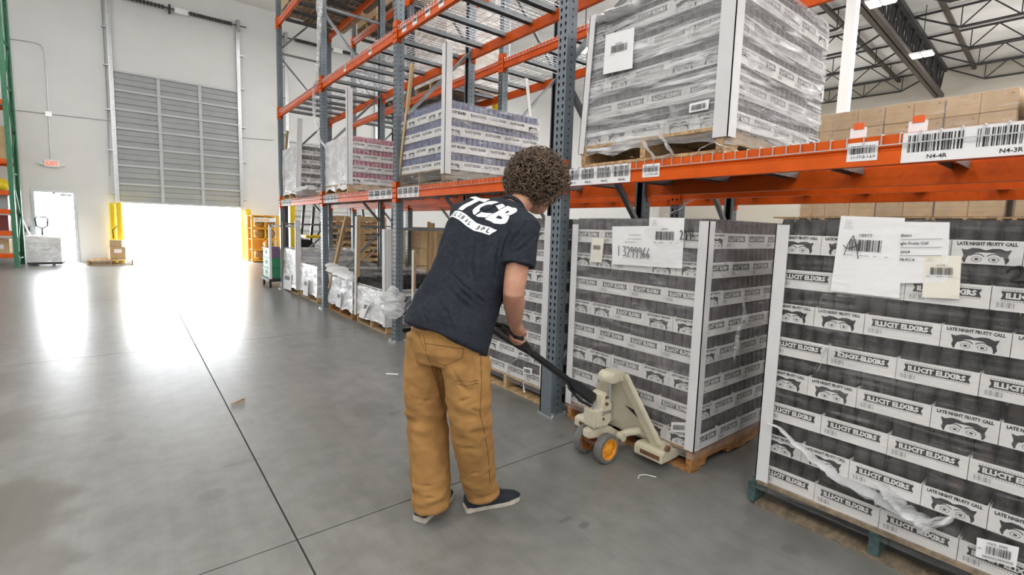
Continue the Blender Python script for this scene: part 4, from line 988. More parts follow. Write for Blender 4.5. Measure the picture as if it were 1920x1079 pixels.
def ball(q, c, r, A=None, n=16):
    """ellipsoid, r = 3 radii along the axes A"""
    c = Vector(c); A = A or (Vector((1, 0, 0)), Vector((0, 1, 0)), Vector((0, 0, 1))); vs = []; m = n//2
    for i in range(1, m):
        th = PI*i/m
        for j in range(n): ph = 2*PI*j/n; vs.append(c+A[0]*(r[0]*math.sin(th)*math.cos(ph))+A[1]*(r[1]*math.sin(th)*math.sin(ph))+A[2]*(r[2]*math.cos(th)))
    t, b = len(vs), len(vs)+1; vs += [c+A[2]*r[2], c-A[2]*r[2]]
    fs = [((i-1)*n+j, (i-1)*n+(j+1) % n, i*n+(j+1) % n, i*n+j) for i in range(1, m-1) for j in range(n)]
    fs += [(t, (j+1) % n, j) for j in range(n)] + [(b, (m-2)*n+j, (m-2)*n+(j+1) % n) for j in range(n)]
    return q.add(vs, fs)
ROOT = Vector((1.16, 1.90, 0))
MAN = thing('person', 'person in black printed tee and brown canvas trousers, leaning over the pallet jack handle', 'person', tuple(ROOT))
def shift(me):
    me.transform(Matrix.Translation(-ROOT)); return me
LAT = Vector((-.25, .968, 0)).normalized(); FAC = Vector((.968, .25, 0)).normalized()
SHR, SHL = Vector((1.405, 1.700, 1.400)), Vector((1.325, 2.050, 1.462))
ELR, WRR, HAR = Vector((1.318, 1.640, 1.120)), Vector((1.420, 1.752, .945)), Vector((1.478, 1.800, .8665))
ELL, WRL, HAL = Vector((1.385, 2.20, 1.16)), Vector((1.375, 2.035, .985)), Vector((1.40, 1.965, .935))
NECK = Vector((1.485, 1.868, 1.495)); HEAD = Vector((1.648, 1.885, 1.612)); PEL = Vector((1.13, 1.895, .90))
HF = Vector((.90, -.06, -.44)).normalized(); HU = Vector((.44, .02, .90)); HU = (HU-HF*HU.dot(HF)).normalized(); HL = HU.cross(HF).normalized()   # face, crown, left ear
HIPR, KNR, ANR = Vector((1.165, 1.80, .90)), Vector((1.189, 1.766, .517)), Vector((1.325, 1.862, .10))
HIPL, KNL, ANL = Vector((1.105, 1.985, .90)), Vector((1.096, 1.985, .49)), Vector((1.085, 1.935, .10))
sk = MB()
sk.tube([PEL, Vector((1.20, 1.89, 1.06)), Vector((1.32, 1.885, 1.24)), Vector((1.41, 1.88, 1.36)), NECK-Vector((-.01, 0, .03))], [.10, .09, .085, .06, .045], 20)
sk.tube([NECK-Vector((.045, 0, .05)), NECK+Vector((.012, 0, .0)), Vector((1.575, 1.878, 1.560)), HEAD-HU*.02], [.045, .057, .060, .062], 20)
ball(sk, HEAD, (.098, .078, .118), (HF, HL, HU), 24)
ball(sk, HEAD+HF*.032-HU*.070, (.068, .058, .060), (HF, HL, HU), 20)          # jaw and chin
ball(sk, HEAD+HF*.102-HU*.012, (.020, .013, .026), (HF, HL, HU), 12)          # nose
ball(sk, HEAD+HF*.112-HU*.030, (.013, .015, .011), (HF, HL, HU), 10)
for s in (-1, 1): ball(sk, HEAD+HL*(.079*s)-HU*.012-HF*.005, (.022, .010, .032), (HF, HL, HU), 12)
for a in ((SHR, ELR, WRR), (SHL, ELL, WRL)):
    sk.tube([NECK-Vector((.06, 0, .14)), a[0]], [.055, .055], 14)
    sk.tube([a[0], a[0].lerp(a[1], .45), a[1].lerp(a[0], .12), a[1], a[1].lerp(a[2], .3), a[2].lerp(a[1], .15), a[2]], [.060, .055, .050, .047, .050, .037, .032], 18)
for a in ((HIPR, KNR, ANR), (HIPL, KNL, ANL)): sk.tube([a[0], a[0].lerp(a[1], .5), a[1], a[1].lerp(a[2], .35), a[2]], [.088, .075, .055, .055, .040], 16)
def hand(wr, hc, axis, out, thumb):
    """fist closed on a bar through hc along axis; out = side of the bar where the palm sits"""
    axis = axis.normalized(); out = (out-axis*out.dot(axis)).normalized(); oth = axis.cross(out).normalized()
    R = .0165+.010
    sk.tube([wr, wr.lerp(hc+out*R, .5), hc+out*(R+.004)], [.030, .034, .030], 14)
    ball(sk, hc+out*(R+.004), (.042, .020, .040), (axis, out, oth), 14)
    for i, (fr, sp) in enumerate(((.0100, 250), (.0105, 265), (.0100, 258), (.0088, 240))):
        o = hc+axis*((i-1.5)*.0215*thumb); pts = []
        for k in range(8):
            a = math.radians(-20+sp*k/7); pts.append(o+out*(R*math.cos(a)*(1.08 if k < 5 else 1.0))+oth*(R*1.12*math.sin(a)))
        pts[0] = o+out*(R+.012)-oth*.018
        sk.tube(pts, [fr*1.12, fr*1.1, fr*1.12, fr, fr*1.06, fr*.95, fr*.9, fr*.75], 10)
        ball(sk, pts[2]+out*.002, (fr*1.15,)*3, None, 10)
    b = hc+out*(R+.002)-axis*(.034*thumb)
    sk.tube([b-oth*.010, b-axis*(.012*thumb)-oth*.020-out*.006, b-axis*(.004*thumb)-oth*.030-out*.026, b+axis*(.012*thumb)-oth*.022-out*.046], [.014, .0125, .011, .008], 10)
hand(WRR, HAR, (Jn-SL*.085-hd_*.14)-(Jn-SL*.05-hd_*.06)-SL*.02, Vector((-.05, -.35, 1)), 1)
hand(WRL, HAL, SL, Vector((-.35, .1, 1)), 1)
body = put('body', shift(vox(sk, .0045, 4, .5)), MAN); body.data.materials.append(M['skin'])
# eyes, brows and mouth
for s in (-1, 1):
    q = MB(); c = HEAD+HF*.088+HL*(.031*s)+HU*.004-ROOT; ball(q, c, (.012, .013, .011), (HF, HL, HU), 14); e = q.build('eye', M['white'], MAN, smooth=True)
    q = MB(); ball(q, c+HF*.0085-HU*.001, (.0045, .0055, .0055), (HF, HL, HU), 10); q.build('iris', M['ink'], e)
    q = MB(); q.tube([c+HF*.010+HU*.024-HL*.016*s, c+HF*.014+HU*.027, c+HF*.004+HU*.023+HL*.018*s], [.003, .004, .002], 8); q.build('eyebrow', M['hair'], MAN)
q = MB(); c = HEAD+HF*.098-HU*.062-ROOT; q.tube([c-HL*.024-HF*.010, c, c+HL*.024-HF*.010], [.003, .005, .003], 8); q.build('lips', mat('lips', (.42, .16, .13), .5), MAN)
# trousers
q = MB()
up_ = Vector((.08, 0, 1)).normalized()
loft(q, [(Vector((1.128, 1.890, .99)), LAT*.150, FAC*.105), (Vector((1.130, 1.890, .92)), LAT*.175, FAC*.122), (Vector((1.132, 1.888, .84)), LAT*.192, FAC*.142), (Vector((1.14, 1.888, .78)), LAT*.175, FAC*.13)], 36, 2.3)
RL = [((1.165, 1.800, .90), .115), ((1.172, 1.788, .78), .112), ((1.180, 1.776, .64), .103), ((1.190, 1.768, .52), .097), ((1.232, 1.792, .36), .093), ((1.285, 1.828, .20), .090), ((1.318, 1.848, .09), .086), ((1.322, 1.850, .060), .083)]
LL = [((1.105, 1.985, .90), .115), ((1.095, 1.995, .76), .113), ((1.088, 2.000, .62), .104), ((1.090, 1.990, .49), .096), ((1.088, 1.965, .33), .095), ((1.085, 1.938, .18), .093), ((1.082, 1.926, .08), .088), ((1.080, 1.922, .062), .084)]
for LG in (RL, LL): loft(q, [(Vector(c), LAT*(r*.93), FAC*(r*1.05)) for c, r in LG], 28, 2.1)
pm = vox(q, .0065, 8, .6)
def wrinkle(me, fn):
    me.update(); ns = [v.normal.copy() for v in me.vertices]
    for v, n in zip(me.vertices, ns): v.co += n*fn(v.co)
def legaxis(p): return min(((Vector(c)-p).length for c, r in RL)), min(((Vector(c)-p).length for c, r in LL))
def pw(p):
    z = p.z; a = 0
    low = max(0, min(1, (.30-z)/.25)); mid = max(0, 1-abs(z-.52)/.16); top = max(0, min(1, (z-.62)/.2))
    a += .018*low*noise.noise((p.x*7, p.y*7, z*26+3))
    a += .015*mid*noise.noise((p.x*9+z*8, p.y*9, z*22))
    a += .010*top*noise.noise((p.x*9+4, p.y*9-z*7, z*13))
    a += .0035*noise.noise((p.x*22, p.y*22, z*30)); a += .005*noise.noise((p.x*5, p.y*5, z*6+9))
    return a
def creases(me, lines):
    """press sharp-edged folds into cloth along surveyed lines"""
    bv = BVHTree.FromPolygons([v.co.copy() for v in me.vertices], [tuple(p.vertices) for p in me.polygons]); segs = []
    for pts, dp, wd in lines:
        h = [bv.ray_cast(EYE, ray(*p).normalized())[0] for p in pts]; h = [x for x in h if x is not None]
        segs.append((h, dp, wd)) if len(h) > 1 else None
    me.update(); ns = [v.normal.copy() for v in me.vertices]
    for v, n in zip(me.vertices, ns):
        if n.dot(v.co-EYE) > .15: continue
        dd = 0
        for h, dp, wd in segs:
            d = 9; u = 0; m = len(h)-1
            for i in range(m):
                a = h[i]; ab = h[i+1]-a; tc = max(0, min(1, (v.co-a).dot(ab)/ab.length_squared)); e = (v.co-(a+ab*tc)).length
                if e < d: d = e; u = (i+tc)/m
            if d > wd*5: continue
            fade = min(1, u*3.2+.1, (1-u)*3.2+.1)
            dd += fade*dp*(.75*math.exp(-(d/(wd*2.3))**2)-1.6*math.exp(-(d/wd)**2))
        v.co += n*max(-.02, min(.014, dd))
creases(pm, [([(768, 742), (800, 752), (832, 744)], .007, .008), ([(770, 762), (798, 757)], .006, .008), ([(772, 722), (812, 738)], .006, .009), ([(838, 772), (866, 752), (900, 738)], .008, .009), ([(840, 792), (880, 796), (915, 780)], .008, .009), ([(925, 762), (900, 772), (880, 766)], .007, .008), ([(846, 690), (862, 720), (880, 736)], .006, .010), ([(815, 640), (822, 700), (834, 760)], .006, .010), ([(770, 640), (785, 690), (800, 715)], .005, .010), ([(776, 925), (805, 934), (838, 926)], .009, .008), ([(774, 905), (800, 912), (830, 903)], .007, .009), ([(866, 905), (895, 910), (934, 893)], .009, .008), ([(862, 885), (890, 888), (925, 872)], .007, .009), ([(770, 840), (800, 836), (835, 850)], .004, .012), ([(850, 830), (880, 842), (915, 836)], .005, .012), ([(880, 660), (890, 700), (893, 740)], .004, .010)])
wrinkle(pm, pw)
PBV = BVHTree.FromPolygons([v.co.copy() for v in pm.vertices], [tuple(p.vertices) for p in pm.polygons])
pants = put('trousers', shift(pm), MAN); pants.data.materials.append(M['pants'])
def seam(bvh, pts, r, name, m, par, step=10, off=.001, dash=False):
    q = MB(); L = []
    for i in range(len(pts)-1):
        n = max(1, int(math.dist(pts[i], pts[i+1])/step))
        for k in range(n): L.append([pts[i][j]+(pts[i+1][j]-pts[i][j])*k/n for j in (0, 1)])
    L.append(pts[-1]); run = []
    for x, y in L:
        d = ray(x, y).normalized(); h = bvh.ray_cast(EYE, d)
        if h[0] is not None: run.append(h[0]-d*off-ROOT)
    if len(run) > 1: q.tube(run, r, 6); return q.build(name, M[m], par)
for nm, pts in (('pocket', [(794, 628), (798, 650), (802, 668), (820, 680), (834, 686), (852, 678), (867, 671), (869, 655), (870, 644)]), ('pocket_hem', [(796, 644), (830, 649), (868, 655)]), ('tool_pocket', [(852, 715), (866, 714), (880, 717), (897, 713)]), ('tool_pocket', [(853, 720), (875, 724), (897, 718)]), ('side_seam', [(901, 652), (903, 720), (900, 775), (909, 812), (916, 860), (919, 906)]), ('inner_seam', [(781, 622), (796, 655), (807, 682), (820, 722), (828, 752), (836, 788)]), ('loop', [(768, 876), (772, 905), (775, 925)])):
    seam(PBV, pts, .0016, nm, 'stitch', pants)
q = MB(); g = []
for y in (650, 668):
    for x in (899, 907, 916):
        d = ray(x, y).normalized(); h = PBV.ray_cast(EYE, d); g.append((h[0] if h[0] is not None else EYE+d*2.15)-d*.003-ROOT)
q.add(g, [(0, 1, 4, 3), (1, 2, 5, 4)]); q.build('belt_patch', M['rubber'], pants)
# T-shirt
q = MB(); SP = Vector((.50, .0, .86)).normalized(); BK = LAT.cross(SP).normalized()
def ring(c, a, b, tilt=0.0, l=None):
    lt = (l or LAT); A = (lt+Vector((0, 0, tilt))).normalized(); return (Vector(c), A*a, BK*b)
loft(q, [ring((1.118, 1.890, .880), .222, .158, .10), ring((1.130, 1.890, .93), .216, .152, .10), ring((1.175, 1.890, 1.02), .204, .142, .10), ring((1.235, 1.890, 1.13), .205, .138, .11), ring((1.296, 1.892, 1.25), .222, .146, .13), ring((1.345, 1.893, 1.34), .232, .146, .15), ring((1.385, 1.890, 1.415), .220, .128, .17), ring((1.428, 1.882, 1.475), .165, .100, .15), ring((1.462, 1.874, 1.508), .095, .078, .10)], 44, 2.35)
for sh, el in ((SHR, ELR), (SHL, ELL)):
    d = (el-sh); a0 = sh-d*.12; inn = NECK.lerp(sh, .45)-Vector((.03, 0, .04))
    q.tube([inn, sh.lerp(inn, .25)+Vector((0, 0, .004)), sh, sh+d*.25, sh+d*.48, sh+d*.62], [.085, .088, .083, .080, .081, .086], 24)
sm = vox(q, .006, 8, .6)
def sw(p):
    t = max(0, min(1, (p.z-.86)/.55)); a = 0
    u = (p-Vector((1.3, 1.89, 1.25))).dot(LAT); w = p.z
    a += .017*noise.noise((u*11+w*5, w*3.2-u*3, 2.0))*(1-.35*t)
    a += .012*noise.noise((u*6-w*9, w*8, 5.0))*(1-t)
    a += .006*noise.noise((p.x*14, p.y*14, w*14))*(.4+.6*t)
    a += .002*noise.noise((p.x*40, p.y*40, w*40))
    if p.z < .98: a += .006*noise.noise((u*16, 0, 8.0))
    dr = (p-SHR.lerp(ELR, .4)).length
    if dr < .16: a += .007*noise.noise((p.x*26+p.z*12, p.y*26, p.z*10))*(1-dr/.16)
    return a
creases(sm, [([(838, 505), (868, 535), (900, 562), (928, 582)], .011, .008), ([(846, 520), (872, 553), (905, 590)], .008, .008), ([(842, 545), (875, 575), (915, 612)], .007, .009), ([(890, 438), (884, 490), (892, 540)], .008, .010), ([(912, 432), (904, 470), (898, 510)], .007, .009), ([(866, 430), (850, 480), (838, 540)], .007, .010), ([(838, 432), (815, 490), (796, 545)], .006, .011), ([(945, 430), (930, 480), (925, 540)], .009, .009), ([(962, 425), (946, 455), (940, 490)], .008, .008), ([(985, 425), (962, 448), (950, 470)], .008, .008), ([(1005, 440), (985, 462), (962, 476)], .007, .008), ([(1012, 465), (990, 485), (965, 490)], .006, .008), ([(775, 545), (790, 570), (800, 605)], .006, .010), ([(820, 560), (840, 590), (848, 622)], .006, .010), ([(900, 395), (890, 420), (888, 440)], .004, .010), ([(930, 400), (925, 425), (932, 445)], .005, .009)])
wrinkle(sm, sw)
SBV = BVHTree.FromPolygons([v.co.copy() for v in sm.vertices], [tuple(p.vertices) for p in sm.polygons])
shirt = put('t_shirt', shift(sm), MAN); shirt.data.materials.append(M['shirt'])
for pts, nm in (([(752, 586), (775, 603), (800, 615), (830, 624), (870, 631), (900, 634), (921, 634)], 'hem_stitch'), ([(951, 489), (965, 500), (980, 508), (996, 512)], 'sleeve_stitch'), ([(958, 505), (952, 470), (962, 440), (985, 416), (1005, 408)], 'armhole_seam')):
    seam(SBV, pts, .0012, nm, 'hole', shirt, 8, .0004)
# collar rib
q = MB(); nd = (Vector((1.575, 1.878, 1.560))-NECK).normalized(); e1 = LAT; e2 = nd.cross(e1).normalized()
q.tube([NECK+Vector((-.012, 0, .002))+e1*(.070*math.cos(t))+e2*(.066*math.sin(t))-ROOT for t in [2*PI*k/28 for k in range(29)]], .008, 8, flat=1.4); q.build('collar', M['shirt'], shirt, smooth=True)
# screen print on the back, laid on the cloth
hc = SBV.ray_cast(EYE, ray(908, 392).normalized())[0]
pu = Vector((.25, -.968, -.30)).normalized(); pn = Vector((-.72, -.10, .60)); pn = (pn-pu*pn.dot(pu)).normalized(); pv = pn.cross(pu).normalized()
def printed(tri, mat_, name, par, off, sub=.012):
    bm = bmesh.new(); vs = [bm.verts.new((p[0], p[1], 0)) for p in tri[0]]
    for f in tri[1]:
        try: bm.faces.new([vs[i] for i in f])
        except ValueError: pass
    bmesh.ops.triangulate(bm, faces=bm.faces)
    for _ in range(5):
        ed = [e for e in bm.edges if e.calc_length() > sub]
        if not ed: break
        bmesh.ops.subdivide_edges(bm, edges=ed, cuts=1); bmesh.ops.triangulate(bm, faces=[f for f in bm.faces if len(f.verts) > 3])
    for v in bm.verts:
        o = hc+pu*v.co.x+pv*v.co.y+pn*.25; h = SBV.ray_cast(o, -pn)
        v.co = (h[0] if h[0] is not None else hc+pu*v.co.x+pv*v.co.y)+pn*off-ROOT
    me = bpy.data.meshes.new(name); bm.to_mesh(me); bm.free(); me.materials.append(M[mat_]); return put(name, me, par)
def tri_text(s, cx, cy, w, h, shr=.25, **k):
    vs, fs, W, H = text2d(s, **k); return ([((v[0]/W-.5)*w+cx+(v[1]/H-.5)*h*shr, (v[1]/H-.5)*h+cy) for v in vs], fs)
lg = printed(tri_text('TCB', .0, .010, .315, .120, .35, bold=.05, res=4), 'shirtprint', 'screen_print', shirt, .0022)
bolt = [(.075, .10), (.005, .012), (.030, .012), (-.055, -.085), (-.02, -.012), (-.045, -.012), (.03, .10)]
bolt = [(.070, .092), (.018, .022), (.036, .026), (-.030, -.070), (-.004, -.004), (-.022, -.006), (.048, .092)]
printed((bolt, [(0, 1, 6), (1, 5, 6), (1, 2, 5), (2, 4, 5), (2, 3, 4)]), 'shirt', 'lightning_bolt', lg, .0030)
strip = []; ns = 16
for i in range(ns+1):
    t = i/ns; x = -.175+.30*t; y = -.082+.010*math.sin(t*PI*2+.5)-.012*t; strip += [(x-.008, y-.019), (x+.008, y+.019)]
printed((strip, [(2*i, 2*i+2, 2*i+3, 2*i+1) for i in range(ns)]), 'shirtprint', 'print_strip', lg, .0022)
for s, x in zip('GLOBAL3PL', (-.160, -.130, -.100, -.070, -.040, -.012, .045, .074, .103)):
    t = (x+.175)/.30; y = -.082+.010*math.sin(t*PI*2+.5)-.012*t; printed(tri_text(s, x, y, .016, .022, .2, bold=.02, res=2), 'ink', 'strip_letter', lg, .0034)
# shoes
def shoe(heel, toe, z0, label):
    h, t = Vector(heel), Vector(toe); d = (t-h).normalized(); L = (t-h).length; sd = Vector((-d.y, d.x, 0)); q = MB()
    prof = [(0, .028), (.03, .038), (.2, .037), (.42, .040), (.62, .049), (.80, .047), (.92, .036), (.98, .018), (1, .003)]
    rg = [(h+d*(L*x), w) for x, w in prof]
    up = [(.02, .030, .085), (.12, .036, .100), (.30, .038, .105), (.46, .042, .088), (.62, .047, .066), (.80, .044, .052), (.92, .033, .042), (.985, .014, .030)]
    vs = []; n = 14
    for x, w, ht in up:
        for k in range(n):
            a = PI*k/(n-1); vs.append(h+d*(L*x)+sd*(w*math.cos(a)*(1 if abs(math.cos(a)) > .2 else 1))+Vector((0, 0, .022+(ht-.022)*max(0, math.sin(a))**.7))-ROOT)
    q.add(vs, [(i*n+k, i*n+k+1, (i+1)*n+k+1, (i+1)*n+k) for i in range(len(up)-1) for k in range(n-1)]+[tuple(range(n)), tuple(range(len(vs)-1, len(vs)-1-n, -1))])
    s = q.build('shoe', M['shoe'], MAN, smooth=True)
    q = MB(); a = [p+sd*w for p, w in rg]; b = [p-sd*w for p, w in rg][::-1]; out = a+b; n = len(out)
    vs = [p*1.0-ROOT for p in out]+[p+Vector((0, 0, .026))-ROOT for p in out]
    q.add(vs, [tuple(range(n-1, -1, -1)), tuple(range(n, 2*n))]+[(i, (i+1) % n, n+(i+1) % n, n+i) for i in range(n)]); q.build('sole', M['sole'], s, bevel=.003)
    for k in range(3):
        c = h+d*(L*(.50+.07*k))+Vector((0, 0, .088-.011*k))-ROOT; q = MB(); q.tube([c-sd*.022, c+Vector((0, 0, .003)), c+sd*.022], .0028, 6); q.build('lace', M['white'] if k == 0 else M['shoe'], s)
    return s
shoe((1.248, 1.892, 0), (1.545, 1.818, 0), 0, ''); shoe((1.020, 1.935, 0), (1.272, 2.062, 0), 0, '')
# curly hair: a lumpy base with hundreds of single curls
q = MB(); HC = HEAD-HF*.018+HU*.030; ball(q, HC, (.118, .118, .112), (HF, HL, HU), 30); ball(q, HEAD-HF*.055-HU*.065, (.075, .085, .07), (HF, HL, HU), 20)
for k in range(70):
    r = random.Random(k); v = Vector((r.gauss(0, 1), r.gauss(0, 1), r.gauss(0, 1))).normalized(); v = HF*v.x+HL*v.y+HU*v.z
    if v.dot(HF) > .35 and v.dot(HU) < .45 or v.dot(HU) < -.72: continue
    ball(q, HC+v*.112, (.034, .034, .030), None, 8)
hm = vox(q, .008, 2, .5)
keep = MB()
hair = put('hair', shift(hm), MAN); hair.data.materials.append(M['hairdark'])
q = MB(); RC = random.Random(11)
for k in range(1500):
    v = Vector((RC.gauss(0, 1), RC.gauss(0, 1), RC.gauss(0, 1))).normalized()
    fx, ux = v.x, v.z
    if (fx > .38 and ux < .42) or ux < -.78 or (fx > .25 and ux < -.35): continue
    n = HF*v.x+HL*v.y+HU*v.z; p = HC+Vector(HF*(v.x*.128)+HL*(v.y*.128)+HU*(v.z*.122))
    drop = Vector((0, 0, -1)); t1 = (drop-n*drop.dot(n)+Vector((RC.gauss(0, .5), RC.gauss(0, .5), RC.gauss(0, .3)))); t1 = (t1-n*t1.dot(n)).normalized(); t2 = n.cross(t1)
    L = RC.uniform(.05, .10); rad = RC.uniform(.010, .020); tw = RC.uniform(1.2, 2.2)*2*PI*RC.choice((-1, 1)); ph = RC.uniform(0, 6.28); pts = []; m = 11
    for i in range(m):
        s = i/(m-1); a = ph+tw*s; pts.append(p+t1*(L*s)+n*(.002+.032*math.sin(PI*min(1, s*1.1))+rad*math.sin(a)*(.3+.7*s))+t2*(rad*math.cos(a)))
    w = RC.uniform(.0020, .0042); q.tube([x-ROOT for x in pts], [w*(1-.6*(i/(m-1))) for i in range(m)], 4, 0, False)
q.build('hair_curls', M['hair'], hair, smooth=True, kind='stuff')
# ---------------------------------------------------------------- brown cartons behind and above
def carton_mesh(l, d, h):
    q = MB(); q.box((0, 0, h/2), (l-.004, d-.004, h-.004)); me = q.mesh('carton', [M['kraft'], M['tape'], M['kraftdark']], bevel=.004)
    q = MB(); q.v = [tuple(v.co) for v in me.vertices]; q.f = [tuple(p.vertices) for p in me.polygons]; q.m = [0]*len(q.f)
    for s in (-1, 1):
        y = s*(d/2-.0012); q.quad((-l/2+.01, y, h*.5-.001), (l/2-.01, y, h*.5-.001), (l/2-.01, y, h*.5+.001), (-l/2+.01, y, h*.5+.001), 2)
        u = Vector((-s, 0, 0)); word(q, 'FRAGILE', Vector((-s*l*.25, y*1.001, h*.82)), u*-1 if s < 0 else u*-1, (0, 0, 1), w=.07, mat=2, bold=.02, res=1) if 0 else None
        q.quad((l*.30, y, h*.74), (l*.38, y, h*.74), (l*.38, y, h*.80), (l*.30, y, h*.80), 2)
    q.quad((-.025, -d/2, h-.0015), (.025, -d/2, h-.0015), (.025, d/2, h-.0015), (-.025, d/2, h-.0015), 1)
    return q.mesh('carton', [M['kraft'], M['tape'], M['kraftdark']])
CT = {}
def carton_load(label, x0, y0, z0, W, D, rows, n, h, film=None, group=None, near=True, ftop=True, seed=1):
    t = thing('carton_load', label, 'carton stack', (x0+D/2, y0+W/2, z0), 0, group)
    l = W/n; d = min(.35, D/2.2); r = random.Random(seed)
    def m(a, b):
        k = (round(a, 3), round(b, 3), h)
        if k not in CT: CT[k] = carton_mesh(a, b, h)
        return CT[k]
    for k in range(rows):
        nn = n if k % 2 == 0 else max(2, n-1); ll = W/nn
        for i in range(nn): put('carton', m(ll, d), t, (-D/2+d/2+r.uniform(-.006, .006), -W/2+ll*(i+.5), k*h), (0, 0, -PI/2))
        if near:
            ns = 2
            for i in range(ns): put('carton', m((D-d)/ns, d), t, (-D/2+d+(D-d)/ns*(i+.5), -W/2+d/2, k*h))
    MB().mm((-D/2+d+.01, -W/2+(d if near else .02)+.01, 0), (D/2, W/2-.01, rows*h-.01)).build('inner_cartons', M['kraft'], t, kind='stuff')
    if film: film_shell(W+.02, D+.02, -.05, rows*h, .010, seed=seed*3.3, top=ftop).build('stretch_film', films(film), t, smooth=True)
    return t
M['film_thin'] = film_mat('thin_film_on_cartons', .06, .45, sc=(3, 3, 14), bump=.6, cut=.48)
g = 'brown carton stacks behind the racking'
stk = [(2.74, .34, 5, 1, 'narrow film-wrapped brown carton stack touching the big glossy load', .245), (2.14, .60, 6, 2, 'film-wrapped brown carton stack with the white column rising behind it', .245), (1.53, .60, 6, 2, 'film-wrapped brown carton stack, second from the right picture edge', .245), (.885, .63, 6, 3, 'film-wrapped brown carton stack at the right picture edge', .245), (.20, .60, 6, 2, 'brown carton stack beyond the right edge of the racks', .245)]
for i, (y0, W, n, k, lb, h) in enumerate(stk):
    top = 3.17; z0 = top-6*h if i else top-6*h
    pallet((8.02+.5, y0+W/2, z0-.145), ['upper pallet under the narrow carton stack', 'upper pallet under the carton stack by the white column', 'upper pallet under the carton stack second from right', 'upper pallet under the carton stack at the right edge', 'upper pallet under the carton stack past the right edge'][i], 0, '', None, W)
    carton_load(lb, 8.0, y0, z0, W, 1.0, 6, 2, h, 'film_thin', g, True, True, i+3)
    pallet((8.02+.5, y0+W/2, 0), ['floor pallet below the narrow carton stack', 'floor pallet below the carton stack by the white column', 'floor pallet below the carton stack second from right', 'floor pallet below the carton stack at the right edge', 'floor pallet below the carton stack past the right edge'][i], 0, '', None, W)
    carton_load(['lower half of the narrow carton stack', 'lower half of the carton stack by the white column', 'lower half of the carton stack second from right', 'lower half of the carton stack at the right edge', 'lower half of the carton stack past the right edge'][i], 8.0, y0, .145, W, 1.0, 6, 2, (z0-.145-.145)/6, None, g, False, False, i+30)
# rear rack and upper levels
z2, z3 = LV[1]+.128, LV[2]+.128
for i, (x0, y0, z, rows, h, film, lb, kind) in enumerate((
    (3.96, 6.75, z2, 4, .28, 'film_hazy', 'hazy cartons high on rear rack, just right of the third upright', ''),
    (3.96, 8.15, z2, 4, .28, 'film_hazy', 'hazy wrapped cartons high on the rear rack left of the third upright', 'grey'),
    (3.96, 8.20, z3, 3, .25, 'film_thin', 'brown cartons on the top level of the rear rack', 'grey'),
    (2.50, 8.25, z3, 3, .25, 'film_thin', 'brown cartons on the top level of the aisle rack, right one', 'grey'),
    (2.50, 9.55, z3, 3, .25, 'film_thin', 'brown cartons on the top level by the last upright', ''),
    (3.96, 9.45, z3, 3, .25, None, 'unwrapped brown cartons at the far end of the rear top level', ''))):
    pallet((x0+.60, y0+.51, z), 'pallet under the '+lb, 0, kind); carton_load(lb, x0, y0, z+.142, 1.02, 1.2, rows, 3, h, film, None, True, True, 50+i)
# empty pallets stacked on the rear rack and on the floor beyond
for i in range(5): pallet((4.45, 6.30, LV[0]+.128+.142*i+.5), 'empty wooden pallet behind the violet cans, %s of its stack' % ['lowest', 'second from the bottom', 'middle one', 'second from the top', 'topmost'][i], RNG.uniform(-.03, .03), ('grey', '', 'grey', '', '')[i])
t = thing('dunnage_crate', 'plain board crate under the empty pallets behind the violet cans', 'crate', (4.45, 6.30, LV[0]+.128)); MB().box((0, 0, .25), (1.1, .95, .498)).build('crate_body', M['kraft'], t, bevel=.01); MB().box((0, 0, .25), (1.12, .1, .49)).build('crate_band', M['woodgrey'], t)
for i in range(11): pallet((4.45, 11.95, .143*i), 'empty wooden pallet seen under the far beams, number %s of its stack from the floor' % ['one', 'two', 'three', 'four', 'five', 'six', 'seven', 'eight', 'nine', 'ten', 'eleven'][i], RNG.uniform(-.04, .04), ('', '', 'grey', '', 'orange')[i % 5])
pallet((4.55, 8.3, 0), 'pallet under the kraft cartons behind the man'); carton_load('dull wrapped goods with kraft cartons on top, low behind the man', 3.96, 7.60, .142, 1.3, 1.15, 2, 3, .27, 'film_thin', None, True, True, 81)
carton_load('bare kraft cartons on the low goods behind the man', 3.99, 7.62, .142+.545, 1.25, 1.0, 2, 2, .31, None, None, True, True, 82)
q = MB(); q.bar((4.0, 6.95, 1.28), (3.72, 6.62, .40), .10, .03); 
tag(q.build('leaning_board', M['kraft'], None), 'brown cardboard corner board leaning behind the man against the rear rack', 'corner board')
# ---------------------------------------------------------------- forklift parked beyond the rack end
F = thing('forklift', 'yellow and black forklift parked beyond the last floor loads', 'forklift', (4.25, 13.3, 0))
q = MB(); q.prism([(-.9, .18), (.85, .18), (1.0, .35), (1.0, .95), (.75, 1.02), (.2, 1.02), (.1, .62), (-.45, .62), (-.6, .95), (-.9, .95)], (0, -.5, 0), (1, 0, 0), (0, 0, 1), (0, 1, 0), 1.0); q.build('chassis', M['black'], F, bevel=.03)
for z in (.66, 1.03): MB().box((.1, 0, z), (1.7, 1.06, .07)).build('yellow_band', M['yellow'], F, bevel=.015)
MB().box((.55, 0, 1.12), (.50, .5, .12)).build('seat', M['rubber'], F, bevel=.04); MB().box((.80, 0, 1.38), (.10, .5, .5)).build('seat_back', M['rubber'], F, bevel=.04)
for x, y in ((-.62, -.45), (-.62, .45), (.85, -.45), (.85, .45)): MB().bar((x, y, .9), (x*.8, y, 2.15), .06, .06).build('guard_post', M['black'], F)
